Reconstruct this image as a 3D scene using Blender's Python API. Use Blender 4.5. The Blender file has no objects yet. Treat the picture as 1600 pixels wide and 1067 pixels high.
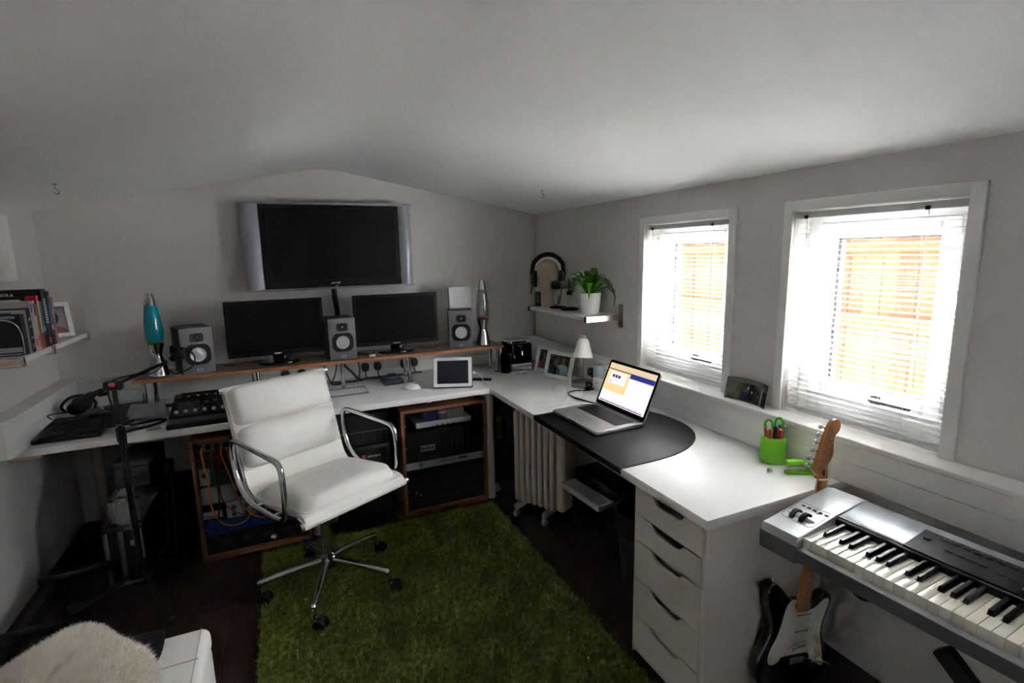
import bpy, bmesh, math, random
import numpy as np
from mathutils import Vector, Matrix, Euler

random.seed(7)
rng = np.random.default_rng(7)
R = math.radians
scene = bpy.context.scene
COL = scene.collection

# ------------------------------------------------------------------ camera
cam_data = bpy.data.cameras.new('camera')
cam = bpy.data.objects.new('camera', cam_data)
COL.objects.link(cam)
FW = Vector((0.40023828, 0.90086186, -0.16809884))
RT = Vector((0.91231762, -0.40900805, -0.01972242))
UP = Vector((0.08652096, 0.14546587, 0.98557283))
CAM_LOC = Vector((-1.8774, -3.7442, 1.5709))
m3 = Matrix((RT, UP, -FW)).transposed()
cam.matrix_world = Matrix.Translation(CAM_LOC) @ m3.to_4x4()
cam_data.sensor_width = 36.0
cam_data.lens = 804.9133 / 1600 * 36.0
cam_data.clip_start = 0.02
scene.camera = cam

# ------------------------------------------------------------------ light
SKY = 22.0
world = bpy.data.worlds.new('overcast_sky')
scene.world = world
world.use_nodes = True
bg = world.node_tree.nodes['Background']
bg.inputs[0].default_value = (0.93, 0.965, 1.0, 1)
bg.inputs[1].default_value = SKY

sun_d = bpy.data.lights.new('sun', 'SUN')
sun_d.energy = 160.0
sun_d.angle = R(6)
sun_d.color = (1.0, 0.985, 0.965)
sun = bpy.data.objects.new('sun', sun_d)
COL.objects.link(sun)
sun.rotation_euler = Vector((-0.08, -0.35, 0.93)).to_track_quat('Z', 'Y').to_euler()
sun.location = (-6, 1, 9)

vs = scene.view_settings
vs.view_transform = 'Standard'
vs.look = 'None'
vs.exposure = 1.0
vs.gamma = 1.0
vs.use_curve_mapping = False
cy = scene.cycles
cy.max_bounces = 14
cy.diffuse_bounces = 7
cy.glossy_bounces = 5
cy.transmission_bounces = 6
cy.transparent_max_bounces = 16
cy.caustics_reflective = False
cy.caustics_refractive = False
cy.sample_clamp_indirect = 30.0
cy.use_denoising = True
try:
    cy.denoiser = 'OPENIMAGEDENOISE'
except Exception:
    pass

# ------------------------------------------------------------------ helpers
def lin(c):
    out = []
    for v in c:
        v = v / 255.0
        out.append(v / 12.92 if v <= 0.04045 else ((v + 0.055) / 1.055) ** 2.4)
    return tuple(out) + (1.0,)

MATS = {}
def pm(name, col, rough=0.5, metal=0.0, var=0.06, scale=9.0, bump=0.0, bscale=80.0, coat=0.0,
       spec=0.5, stretch=None, col2=None, sss=0.0, sheen=0.0):
    """procedural principled material: colour broken up by noise, optional fine bump"""
    if name in MATS:
        return MATS[name]
    m = bpy.data.materials.new(name)
    m.use_nodes = True
    nt = m.node_tree
    b = nt.nodes['Principled BSDF']
    tc = nt.nodes.new('ShaderNodeTexCoord')
    src = tc.outputs['Object']
    if stretch:
        mp = nt.nodes.new('ShaderNodeMapping')
        mp.inputs['Scale'].default_value = stretch
        nt.links.new(src, mp.inputs['Vector'])
        src = mp.outputs['Vector']
    no = nt.nodes.new('ShaderNodeTexNoise')
    no.inputs['Scale'].default_value = scale
    no.inputs['Detail'].default_value = 4.0
    nt.links.new(src, no.inputs['Vector'])
    rp = nt.nodes.new('ShaderNodeValToRGB')
    a = lin(col)
    c2 = lin(col2) if col2 else a
    rp.color_ramp.elements[0].position = 0.3
    rp.color_ramp.elements[1].position = 0.7
    rp.color_ramp.elements[0].color = tuple(max(0, v * (1 - var)) for v in a[:3]) + (1,)
    rp.color_ramp.elements[1].color = tuple(min(1, v * (1 + var)) for v in c2[:3]) + (1,)
    nt.links.new(no.outputs['Fac'], rp.inputs['Fac'])
    nt.links.new(rp.outputs['Color'], b.inputs['Base Color'])
    b.inputs['Roughness'].default_value = rough
    b.inputs['Metallic'].default_value = metal
    b.inputs['Specular IOR Level'].default_value = spec
    if coat:
        b.inputs['Coat Weight'].default_value = coat
        b.inputs['Coat Roughness'].default_value = 0.05
    if sheen:
        b.inputs['Sheen Weight'].default_value = sheen
    if sss:
        b.inputs['Subsurface Weight'].default_value = sss
        b.inputs['Subsurface Radius'].default_value = (0.02, 0.02, 0.02)
    if bump:
        n2 = nt.nodes.new('ShaderNodeTexNoise')
        n2.inputs['Scale'].default_value = bscale
        n2.inputs['Detail'].default_value = 3.0
        nt.links.new(src, n2.inputs['Vector'])
        bp = nt.nodes.new('ShaderNodeBump')
        bp.inputs['Strength'].default_value = bump
        bp.inputs['Distance'].default_value = 0.002
        nt.links.new(n2.outputs['Fac'], bp.inputs['Height'])
        nt.links.new(bp.outputs['Normal'], b.inputs['Normal'])
    MATS[name] = m
    return m

def glow(name, col, strength=1.0):
    """screen / indicator light: gives off light"""
    if name in MATS:
        return MATS[name]
    m = bpy.data.materials.new(name)
    m.use_nodes = True
    b = m.node_tree.nodes['Principled BSDF']
    b.inputs['Base Color'].default_value = (0.02, 0.02, 0.02, 1)
    b.inputs['Roughness'].default_value = 0.25
    b.inputs['Emission Color'].default_value = lin(col)
    b.inputs['Emission Strength'].default_value = strength
    MATS[name] = m
    return m

def glass_mat(name, tint=(1, 1, 1), refl=0.06):
    if name in MATS:
        return MATS[name]
    m = bpy.data.materials.new(name)
    m.use_nodes = True
    nt = m.node_tree
    nt.nodes.remove(nt.nodes['Principled BSDF'])
    tr = nt.nodes.new('ShaderNodeBsdfTransparent')
    tr.inputs[0].default_value = tuple(tint) + (1,)
    gl = nt.nodes.new('ShaderNodeBsdfGlossy')
    gl.inputs['Roughness'].default_value = 0.02
    mx = nt.nodes.new('ShaderNodeMixShader')
    mx.inputs[0].default_value = refl
    nt.links.new(tr.outputs[0], mx.inputs[1])
    nt.links.new(gl.outputs[0], mx.inputs[2])
    nt.links.new(mx.outputs[0], nt.nodes['Material Output'].inputs[0])
    MATS[name] = m
    return m

_boxc = {}
def _rbox(sx, sy, sz, bev, seg):
    k = (round(sx, 5), round(sy, 5), round(sz, 5), round(bev, 5), seg)
    if k not in _boxc:
        bm = bmesh.new()
        bmesh.ops.create_cube(bm, size=1.0)
        bmesh.ops.scale(bm, vec=(sx, sy, sz), verts=bm.verts)
        if bev > 0:
            bmesh.ops.bevel(bm, geom=list(bm.edges), offset=min(bev, 0.49 * min(sx, sy, sz)), segments=seg,
                            profile=0.5, affect='EDGES')
        bm.verts.index_update()
        _boxc[k] = ([tuple(v.co) for v in bm.verts], [[v.index for v in f.verts] for f in bm.faces])
        bm.free()
    return _boxc[k]

def catmull(pts, n=6, closed=False):
    P = [Vector(p) for p in pts]
    L = len(P)
    out = []
    rngi = range(L) if closed else range(L - 1)
    for i in rngi:
        if closed:
            p0, p1, p2, p3 = P[(i - 1) % L], P[i], P[(i + 1) % L], P[(i + 2) % L]
        else:
            p1, p2 = P[i], P[i + 1]
            p0 = P[i - 1] if i > 0 else p1 * 2 - p2
            p3 = P[i + 2] if i + 2 < L else p2 * 2 - p1
        for j in range(n):
            t = j / n
            out.append(0.5 * ((2 * p1) + (p2 - p0) * t + (2 * p0 - 5 * p1 + 4 * p2 - p3) * t * t
                              + (3 * p1 - p0 - 3 * p2 + p3) * t ** 3))
    if not closed:
        out.append(P[-1])
    return out

class MB:
    """collects shapes and links them as one mesh object"""
    def __init__(s):
        s.v = []
        s.f = []
    def add(s, v, f, M=None):
        o = len(s.v)
        if M is not None:
            v = [tuple(M @ Vector(p)) for p in v]
        s.v += [tuple(p) for p in v]
        s.f += [[i + o for i in q] for q in f]
        return s
    def box(s, c, d, bev=0.0, seg=2, rot=None, M=None):
        v, f = _rbox(d[0], d[1], d[2], bev, seg)
        T = Matrix.Translation(Vector(c))
        if rot:
            T = T @ Euler(rot).to_matrix().to_4x4()
        if M is not None:
            T = M @ T
        return s.add(v, f, T)
    def bb(s, x0, x1, y0, y1, z0, z1, bev=0.0, seg=2, M=None):
        return s.box(((x0 + x1) / 2, (y0 + y1) / 2, (z0 + z1) / 2), (abs(x1 - x0), abs(y1 - y0), abs(z1 - z0)), bev, seg, None, M)
    def lathe(s, prof, n=24, M=None, cap=True):
        v = []
        f = []
        for r, z in prof:
            for i in range(n):
                a = 2 * math.pi * i / n
                v.append((r * math.cos(a), r * math.sin(a), z))
        for k in range(len(prof) - 1):
            for i in range(n):
                j = (i + 1) % n
                f.append([k * n + i, k * n + j, (k + 1) * n + j, (k + 1) * n + i])
        if cap:
            f.append(list(range(n))[::-1])
            f.append([(len(prof) - 1) * n + i for i in range(n)])
        return s.add(v, f, M)
    def cyl(s, p0, p1, r0, r1=None, n=16, cap=True, M=None):
        p0 = Vector(p0)
        p1 = Vector(p1)
        d = p1 - p0
        T = Matrix.Translation(p0) @ d.to_track_quat('Z', 'Y').to_matrix().to_4x4()
        if M is not None:
            T = M @ T
        return s.lathe([(r0, 0), (r1 if r1 is not None else r0, d.length)], n, T, cap)
    def tube(s, pts, r, n=8, smooth=0, closed=False, flat=None, M=None):
        P = catmull(pts, smooth, closed) if smooth else [Vector(p) for p in pts]
        L = len(P)
        rr = r if isinstance(r, (list, tuple)) else None
        v = []
        f = []
        up = None
        for i in range(L):
            a = P[(i - 1) % L] if (closed or i > 0) else P[i]
            b = P[(i + 1) % L] if (closed or i < L - 1) else P[i]
            t = (b - a)
            t = t.normalized() if t.length > 1e-9 else Vector((0, 0, 1))
            if up is None:
                up = Vector((0, 0, 1)) if abs(t.z) < 0.9 else Vector((1, 0, 0))
            if flat is not None:
                up = Vector(flat)
            x = up - t * up.dot(t)
            x = x.normalized() if x.length > 1e-6 else t.orthogonal().normalized()
            y = t.cross(x)
            up = x
            rad = rr[min(int(i * len(rr) / L), len(rr) - 1)] if rr else r
            k = 1.0
            for j in range(n):
                an = 2 * math.pi * j / n
                v.append(P[i] + x * (rad * math.cos(an)) + y * (rad * math.sin(an) * k))
        for i in range(L if closed else L - 1):
            q = (i + 1) % L
            for j in range(n):
                w = (j + 1) % n
                f.append([i * n + j, i * n + w, q * n + w, q * n + j])
        if not closed:
            f.append(list(range(n))[::-1])
            f.append([(L - 1) * n + j for j in range(n)])
        return s.add(v, f, M)
    def prism(s, out, d0, d1, axes='xz', bev=0.0, M=None):
        """outline (2-D points) pushed along the third axis from d0 to d1, with an optional edge round"""
        n = len(out)
        cx = sum(p[0] for p in out) / n
        cz = sum(p[1] for p in out) / n
        def P(p, d):
            return {'xz': (p[0], d, p[1]), 'xy': (p[0], p[1], d), 'yz': (d, p[0], p[1])}[axes]
        def inset(e):
            res = []
            for i in range(n):
                a, b, c = Vector(out[i - 1]), Vector(out[i]), Vector(out[(i + 1) % n])
                t = (c - a)
                t = t.normalized() if t.length > 1e-9 else Vector((1, 0))
                nn = Vector((-t.y, t.x))
                res.append(b + nn * e * sgn)
            return res
        area = sum(out[i][0] * out[(i + 1) % n][1] - out[(i + 1) % n][0] * out[i][1] for i in range(n))
        sgn = 1 if area > 0 else -1
        sg = 1 if d1 > d0 else -1
        rings = [(inset(bev), d0), (inset(bev * .3), d0 + sg * bev * .3), (out, d0 + sg * bev), (out, d1 - sg * bev),
                 (inset(bev * .3), d1 - sg * bev * .3), (inset(bev), d1)] if bev else [(out, d0), (out, d1)]
        v = []
        f = []
        for o, d in rings:
            v += [P(p, d) for p in o]
        for k in range(len(rings) - 1):
            for i in range(n):
                j = (i + 1) % n
                f.append([k * n + i, k * n + j, (k + 1) * n + j, (k + 1) * n + i])
        f.append(list(range(n))[::-1])
        f.append([(len(rings) - 1) * n + i for i in range(n)])
        return s.add(v, f, M)
    def ell(s, c, r, n=16, m=10, M=None, rot=None):
        prof = []
        v = []
        f = []
        for k in range(m + 1):
            ph = math.pi * k / m
            for i in range(n):
                a = 2 * math.pi * i / n
                v.append((r[0] * math.sin(ph) * math.cos(a), r[1] * math.sin(ph) * math.sin(a), -r[2] * math.cos(ph)))
        for k in range(m):
            for i in range(n):
                j = (i + 1) % n
                f.append([k * n + i, k * n + j, (k + 1) * n + j, (k + 1) * n + i])
        T = Matrix.Translation(Vector(c))
        if rot:
            T = T @ Euler(rot).to_matrix().to_4x4()
        if M is not None:
            T = M @ T
        return s.add(v, f, T)
    def surf(s, fn, nu, nv, M=None, thick=0.0):
        v = []
        f = []
        for i in range(nu + 1):
            for j in range(nv + 1):
                v.append(Vector(fn(i / nu, j / nv)))
        for i in range(nu):
            for j in range(nv):
                a = i * (nv + 1) + j
                f.append([a, a + 1, a + nv + 2, a + nv + 1])
        return s.add(v, f, M)
    def mesh(s, name, mat, ang=38, fix=True):
        me = bpy.data.meshes.new(name)
        me.from_pydata(s.v, [], s.f)
        if fix:
            bm = bmesh.new()
            bm.from_mesh(me)
            bmesh.ops.remove_doubles(bm, verts=bm.verts, dist=1e-6)
            bmesh.ops.recalc_face_normals(bm, faces=bm.faces)
            bm.to_mesh(me)
            bm.free()
        me.polygons.foreach_set('use_smooth', [True] * len(me.polygons))
        me.set_sharp_from_angle(angle=R(ang))
        me.materials.append(mat)
        me.update()
        return me
    def build(s, name, mat, parent=None, ang=38, loc=None, rot=None, fix=True):
        return put(name, s.mesh(name, mat, ang, fix), parent, loc, rot)

def put(name, me, parent=None, loc=None, rot=None):
    o = bpy.data.objects.new(name, me)
    COL.objects.link(o)
    if parent is not None:
        o.parent = parent
    if loc is not None:
        o.location = loc
    if rot is not None:
        o.rotation_euler = rot
    return o

def tag(o, label, cat, group=None):
    o['label'] = label
    o['category'] = cat
    if group:
        o['group'] = group
    return o

def thing(name, label, cat, loc=(0, 0, 0), rotz=0.0, group=None, rot=None):
    o = bpy.data.objects.new(name, None)
    o.empty_display_size = 0.05
    COL.objects.link(o)
    o.location = loc
    o.rotation_euler = rot if rot else (0, 0, rotz)
    return tag(o, label, cat, group)

def struct(o):
    o['kind'] = 'structure'
    return o

def dup(root, loc, rotz, label=None):
    r = root.copy()
    COL.objects.link(r)
    r.location = loc
    r.rotation_euler = (0, 0, rotz)
    if label:
        r['label'] = label
    for ch in list(root.children):
        c = ch.copy()
        COL.objects.link(c)
        c.parent = r
        for g in list(ch.children):
            d = g.copy()
            COL.objects.link(d)
            d.parent = c
    return r

def blades(name, P, N, h, w, mat, parent=None, lean=0.5, bias=(0, 0, 0)):
    """short curved pile / fur strands as real geometry: three triangles each"""
    n = len(P)
    up = N / np.linalg.norm(N, axis=1, keepdims=True)
    rnd = rng.normal(size=(n, 3))
    side = np.cross(up, rnd)
    side /= np.linalg.norm(side, axis=1, keepdims=True)
    ln = rng.normal(size=(n, 3)) * lean + np.array(bias)
    ln -= up * np.sum(ln * up, axis=1, keepdims=True)
    hh = h * rng.uniform(0.75, 1.2, size=(n, 1))
    mid = P + up * hh * 0.6 + ln * hh * 0.3
    tip = P + up * hh * 0.92 + ln * hh
    a = P - side * w
    b = P + side * w
    c = mid - side * w * 0.8
    d = mid + side * w * 0.8
    V = np.stack([a, b, d, c, tip], axis=1).reshape(-1, 3)
    base = (np.arange(n) * 5)[:, None, None]
    F = (base + np.array([[0, 1, 2], [0, 2, 3], [3, 2, 4]])[None]).reshape(-1, 3)
    me = bpy.data.meshes.new(name)
    me.vertices.add(len(V))
    me.vertices.foreach_set('co', V.astype(np.float32).ravel())
    me.loops.add(F.size)
    me.loops.foreach_set('vertex_index', F.astype(np.int32).ravel())
    me.polygons.add(len(F))
    me.polygons.foreach_set('loop_start', np.arange(0, F.size, 3, dtype=np.int32))
    me.update(calc_edges=True)
    me.validate()
    me.polygons.foreach_set('use_smooth', [True] * len(me.polygons))
    me.materials.append(mat)
    return put(name, me, parent)

def rrect(w, h, r, n=5, cx=0.0, cz=0.0):
    out = []
    for (sx, sz, a0) in ((1, 1, 0), (-1, 1, 90), (-1, -1, 180), (1, -1, 270)):
        for i in range(n + 1):
            a = R(a0 + 90 * i / n)
            out.append((cx + sx * (w / 2 - r) + r * math.cos(a), cz + sz * (h / 2 - r) + r * math.sin(a)))
    return out

def circ(r, n=20, cx=0, cz=0, rz=None):
    return [(cx + r * math.cos(2 * math.pi * i / n), cz + (rz or r) * math.sin(2 * math.pi * i / n)) for i in range(n)]

# ------------------------------------------------------------------ materials
WALL = pm('wall_paint', (214, 210, 206), 0.75, var=0.02, scale=2.0, bump=0.12, bscale=140)
CEIL = pm('ceiling_paint', (248, 249, 250), 0.8, var=0.015, scale=1.5)
TRIM = pm('satin_white_trim', (232, 231, 228), 0.45, var=0.02, scale=5)
LAM = pm('white_laminate', (236, 236, 236), 0.32, var=0.015, scale=6)
UPVC = pm('white_upvc', (235, 238, 240), 0.3, var=0.01)
ALU_SLAT = pm('blind_white', (240, 240, 238), 0.45, var=0.01)
def translucent(m, fac):
    """thin white plastic: part of the light passes through diffusely"""
    nt = m.node_tree
    b = nt.nodes['Principled BSDF']
    tl = nt.nodes.new('ShaderNodeBsdfTranslucent')
    tl.inputs[0].default_value = (0.9, 0.9, 0.89, 1)
    mx = nt.nodes.new('ShaderNodeMixShader')
    mx.inputs[0].default_value = fac
    nt.links.new(b.outputs[0], mx.inputs[1])
    nt.links.new(tl.outputs[0], mx.inputs[2])
    nt.links.new(mx.outputs[0], nt.nodes['Material Output'].inputs[0])
translucent(ALU_SLAT, 0.22)
CHROME = pm('chrome', (215, 216, 220), 0.08, 1.0, var=0.02)
STEEL = pm('brushed_steel', (166, 158, 151), 0.4, 1.0, var=0.08, scale=60, stretch=(1, 30, 30))
SILVER = pm('silver_plastic', (176, 178, 186), 0.4, 0.35, var=0.03)
BLACK = pm('black_plastic', (20, 20, 22), 0.42, var=0.15)
BLACKM = pm('matt_black', (13, 13, 14), 0.75, var=0.2)
GLOSSB = pm('gloss_black', (8, 8, 9), 0.08, var=0.1, coat=0.6)
SCREEN = pm('unlit_screen', (8, 8, 10), 0.28, var=0.1, spec=0.22)
DGREY = pm('dark_grey_plastic', (52, 53, 56), 0.5, var=0.06)
MGREY = pm('mid_grey_plastic', (112, 112, 116), 0.45, var=0.04)
WHITEP = pm('white_plastic', (236, 236, 236), 0.3, var=0.015)
RUBBER = pm('black_rubber', (16, 16, 16), 0.6, var=0.2)
LEATHER = pm('white_leather', (236, 234, 228), 0.42, var=0.025, scale=12, bump=0.25, bscale=420)
LIME = pm('lime_green_plastic', (120, 200, 20), 0.35, var=0.03)
WALNUT = pm('walnut_veneer', (122, 78, 52), 0.5, var=0.2, scale=14, stretch=(1, 9, 9))
OAK = pm('shelf_oak_veneer', (150, 124, 100), 0.45, var=0.1, scale=10, stretch=(1, 14, 8))
OAKEDGE = pm('shelf_edge_band', (176, 112, 74), 0.5, var=0.1, scale=16, stretch=(2, 6, 6))
BEIGE = pm('beige_enamel', (192, 180, 168), 0.4, var=0.03)
RED = pm('red_plastic', (190, 30, 35), 0.4)
GREENL = pm('leaf_green', (30, 76, 18), 0.34, var=0.3, scale=14, col2=(66, 124, 30))
GLASS = glass_mat('window_glass')
CABLEB = pm('black_cable', (14, 14, 15), 0.5)
CABLEW = pm('white_cable', (228, 228, 228), 0.45)
PAPER = pm('white_paper', (226, 226, 226), 0.8, var=0.02)

# ------------------------------------------------------------------ room shell
XL, YF = -3.094, -4.9          # left wall plane, wall behind the camera
RIDX, RIDZ, EAVR, EAVL = -1.554, 2.155, 1.8725, 1.8484
HB, DB = 0.903, 0.095          # ledge height and depth
H = 0.735                      # desk top
W2 = (-2.872, -2.298)
W1 = (-1.979, -1.384)
WZ0, WZ1 = 0.885, 1.712
GD, GDZ = (-4.35, -4.03), 1.76

FLOORM = pm('floor_underlay', (22, 15, 12), 0.7)
floor = MB().bb(XL - .15, .15, YF - .15, .15, -.06, -.006).build('floor', FLOORM)
struct(floor)
PLK = [pm('floor_plank_%s' % n, c, 0.42, var=0.75, scale=7, stretch=(26, 1.2, 1), col2=c2, bump=0.1, bscale=50)
       for n, c, c2 in (('umber', (16, 11, 9), (40, 25, 18)), ('espresso', (12, 9, 8), (32, 21, 16)), ('chestnut', (18, 12, 9), (48, 30, 20)))]
pl_w, pl_l = 0.125, 1.25
plk = [MB().bb(-pl_w / 2 + .0008, pl_w / 2 - .0008, -pl_l / 2 + .0008, pl_l / 2 - .0008, -.006, 0, 0.0012, 1).mesh('plank', m) for m in PLK]
k = 0
x = XL + pl_w / 2
while x < -.02:
    y = .0 - pl_l / 2 + (k % 3) * .4
    while y > YF - .3:
        if y - pl_l / 2 > YF - .02 and y + pl_l / 2 < .1:
            put('plank', plk[(k * 7 + int(-y * 3)) % 3], floor, (x + .0, y, 0))
        y -= pl_l
    x += pl_w
    k += 1

def zc(x):
    return RIDZ - (x - RIDX) * (RIDZ - EAVR) / (0 - RIDX) if x > RIDX else RIDZ - (RIDX - x) * (RIDZ - EAVL) / (RIDX - XL)
bot = []
for x in (.3, 0, -.6, -1.2, RIDX + .14):
    bot.append((x, zc(x)))
for i in range(7):
    t = i / 6
    x = RIDX + .14 - .28 * t
    q = abs(x - RIDX) / .14
    bot.append((x, zc(x) - .013 * (1 - q) ** 2))
for x in (RIDX - .14, -2.0, -2.6, XL, XL - .3):
    bot.append((x, zc(x)))
top = [(p[0], p[1] + .16) for p in bot[::-1]]
ceil = MB().prism(bot + top, YF - .2, .2, 'xz').build('ceiling', CEIL, ang=60)
struct(ceil)

wb = MB().prism([(XL - .15, -.06), (.15, -.06), (.15, EAVR + .06), (RIDX, RIDZ + .06), (XL - .15, EAVL + .06)], 0, .15, 'xz')
struct(wb.build('wall_back', WALL))
wl = MB().bb(XL - .15, XL, YF, 0, -.06, EAVL + .05)
struct(wl.build('wall_left', WALL))
wr = MB()
ztop = EAVR + .04
for (a, b) in ((YF, GD[0]), (GD[1], W2[0]), (W2[1], W1[0]), (W1[1], 0)):
    wr.bb(0, .2, a, b, -.06, ztop)
for (a, b) in (W1, W2):
    wr.bb(0, .2, a, b, -.06, WZ0)
    wr.bb(0, .2, a, b, WZ1, ztop)
wr.bb(0, .2, GD[0], GD[1], GDZ, ztop)
wr.bb(0, .2, GD[0], GD[1], -.06, 0)
struct(wr.build('wall_right', WALL))

# wall behind the camera, and unseen glazed doors added to let in fill light
wf = MB().prism([(XL - .15, -.06), (.15, -.06), (.15, EAVR + .05), (RIDX, RIDZ + .05), (XL - .15, EAVL + .05)], YF - .15, YF, 'xz')
struct(wf.build('wall_front', WALL))
d1 = MB()
for y in (GD[0] + .035, (GD[0] + GD[1]) / 2, GD[1] - .035):
    d1.bb(.05, .11, y - .035, y + .035, 0, GDZ)
for z in (.05, GDZ - .04):
    d1.bb(.052, .108, GD[0], GD[1], z - .05, z + .04)
d1 = struct(d1.build('fill_door_1', UPVC))
for a, b in ((GD[0] + .07, (GD[0] + GD[1]) / 2 - .035), ((GD[0] + GD[1]) / 2 + .035, GD[1] - .07)):
    MB().bb(.078, .082, a, b, .09, GDZ - .08).build('pane', GLASS, d1)

# ledge boxing round three walls
def ledge(name, a, b):
    """a,b: ends on the wall line; boxing grows to the left of a->b"""
    a = Vector(a)
    b = Vector(b)
    t = (b - a).normalized()
    n = Vector((-t.y, t.x))
    L = (b - a).length
    M = Matrix(((t.x, n.x, 0, a.x), (t.y, n.y, 0, a.y), (0, 0, 1, 0), (0, 0, 0, 1)))
    o = MB().bb(0, L, .0005, DB + .004, HB - .018, HB, .003, 1, M).build(name, TRIM)
    MB().bb(0, L, DB - .018, DB, .818, HB - .019, .0015, 1, M).build('panel_board', TRIM, o)
    MB().bb(0, L, DB - .018, DB, H + .002, .8165, .0015, 1, M).build('panel_board', TRIM, o)
    for u in (0, L - .012):
        MB().bb(u + .0002, u + .0118, .002, DB - .019, H + .002, HB - .019, 0, 1, M).build('end_board', TRIM, o)
    return struct(o)
ledge('trim_1', (0, GD[1] + .05), (0, -.001))
ledge('trim_2', (-DB - .005, 0), (XL + DB + .005, 0))
ledge('trim_3', (XL, -.001), (XL, -.932))

# ------------------------------------------------------------------ windows
def window(name, y0, y1):
    fr = MB()
    z0, z1 = WZ0, WZ1
    fw = .05
    for (a, b, c, d) in ((y0, y0 + fw, z0, z1), (y1 - fw, y1, z0, z1), (y0 + fw, y1 - fw, z1 - fw, z1), (y0 + fw, y1 - fw, z0, z0 + .10)):
        fr.bb(0.088, 0.153, a, b, c, d, .004, 1)
    w = struct(fr.build(name, UPVC))
    sa = MB()
    a0, a1, b0, b1 = y0 + fw, y1 - fw, z0 + .10, z1 - fw
    sw = .058
    for (a, b, c, d) in ((a0, a0 + sw, b0, b1), (a1 - sw, a1, b0, b1), (a0 + sw, a1 - sw, b1 - sw, b1), (a0 + sw, a1 - sw, b0, b0 + sw)):
        sa.bb(0.078, 0.133, a, b, c, d, .005, 1)
    sa.build('sash', UPVC, w)
    ga = MB()
    g0, g1, h0, h1 = a0 + sw, a1 - sw, b0 + sw, b1 - sw
    for (a, b, c, d) in ((g0, g0 + .012, h0, h1), (g1 - .012, g1, h0, h1), (g0, g1, h1 - .006, h1), (g0, g1, h0, h0 + .006)):
        ga.bb(0.114, 0.126, a, b, c, d)
    ga.build('spacer_bar', DGREY, w)
    MB().bb(0.118, 0.122, g0, g1, h0, h1).build('pane', GLASS, w)
    hd = MB().bb(0.062, 0.078, (a0 + a1) / 2 - .05, (a0 + a1) / 2 - .02, b0 + .012, b0 + .05, .004, 1)
    hd.bb(0.050, 0.064, (a0 + a1) / 2 - .16, (a0 + a1) / 2 - .02, b0 + .024, b0 + .04, .005, 2)
    hd.build('handle', DGREY, w)
    MB().bb(0.058, 0.080, y0 + .14, y1 - .14, z1 - .045, z1 - .018, .006, 2).build('trickle_vent', UPVC, w)
    # architrave on the room side
    t, dp = .04, .016
    for (a, b, c, d) in ((y0 - t, y0, HB, z1 + t), (y1, y1 + t, HB, z1 + t), (y0, y1, z1, z1 + t)):
        MB().bb(-dp, -.0005, a, b, c, d, .004, 2).build('architrave', TRIM, w)
    return w
window('window_1', *W1)
window('window_2', *W2)

def blind(y0, y1, label):
    a, b = y0 + .006, y1 - .006
    t = thing('venetian_blind', label, 'blind', (.028, (a + b) / 2, HB))
    L = b - a
    hl = L / 2
    ztop = WZ1 - HB
    MB().bb(-.014, .014, -hl, hl, ztop - .028, ztop - .003, .002, 1).build('headrail', pm('blind_rail', (214, 214, 216), .35), t)
    MB().bb(-.012, .012, -hl + .002, hl - .002, .012, .026, .004, 2).build('bottom_rail', MATS['blind_rail'], t)
    tilt = R(-2)
    sl = MB()
    prof = [(-.0125, 0), (-.006, .0016), (0, .0022), (.006, .0016), (.0125, 0)]
    prof = prof + [(p[0], p[1] - .0006) for p in prof[::-1]]
    rp = [(x * math.cos(tilt) + z * math.sin(tilt), -x * math.sin(tilt) + z * math.cos(tilt)) for x, z in prof]
    sl.prism(rp, -hl + .004, hl - .004, 'xz')
    sm = sl.mesh('slat', ALU_SLAT, 50)
    n = 35
    for i in range(n):
        put('slat', sm, t, (0, 0, .042 + (ztop - .042 - .045) * i / (n - 1)))
    for f in (-.56, .5):
        for dx in (-.0135, .0135):
            MB().cyl((dx, hl * f, .02), (dx, hl * f, ztop - .028), .0005, n=5).build('ladder_cord', CABLEW, t)
    MB().cyl((-.02, hl * .86, ztop - .03), (-.024, hl * .84, ztop - .12), .0022, n=6).build('tilt_wand', glass_mat('clear_acrylic', (.85, .85, .85), .15), t)
    MB().tube([(-.018, -hl * .62, ztop - .03), (-.02, -hl * .63, ztop - .3), (-.02, -hl * .66, ztop - .62)], .0011, 5).build('pull_cord', CABLEW, t)
    for f in (.88, -.6):
        MB().bb(-.021, -.014, hl * f - .008, hl * f + .008, ztop - .03, ztop - .017, .002, 1).build('clip', BLACK, t)
    MB().bb(-.0145, .0145, -hl - .002, -hl + .006, ztop - .029, ztop - .002).build('end_cap', DGREY, t)
    return t
blind(*W1, 'white venetian blind on the window beside the wall shelf')
blind(*W2, 'white venetian blind on the window behind the guitar and keyboard')

# ------------------------------------------------------------------ outside
gr = MB().bb(.2, 9, -9, 5, -.5, -.06).build('ground', pm('paving_outside', (222, 222, 220), .8, var=.06, scale=5))
struct(gr)
gr2 = MB().bb(-8, .15, -12, YF - .15, -.5, -.06).build('ground', MATS['paving_outside'])
struct(gr2)
FEN = [pm('fence_board_%s' % n, c, .8, var=.18, scale=10, stretch=(6, 6, 1), spec=0.02) for n, c in (('amber', (66, 42, 29)), ('honey', (72, 47, 33)), ('rust', (59, 37, 26)))]
fence = thing('garden_fence', 'orange-brown closeboard timber fence outside the windows', 'fence', (2.15, -1.2, -.06))
bme = [MB().bb(-.01, .01, -.06, .06, 0, 1.78, .003, 1).mesh('board', m) for m in FEN]
yb = -2.6
i = 0
while yb < 4.6:
    put('board', bme[(i * 5 + i // 3) % 3], fence, (.0 if i % 2 else .012, yb, 0))
    yb += .118
    i += 1
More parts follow.
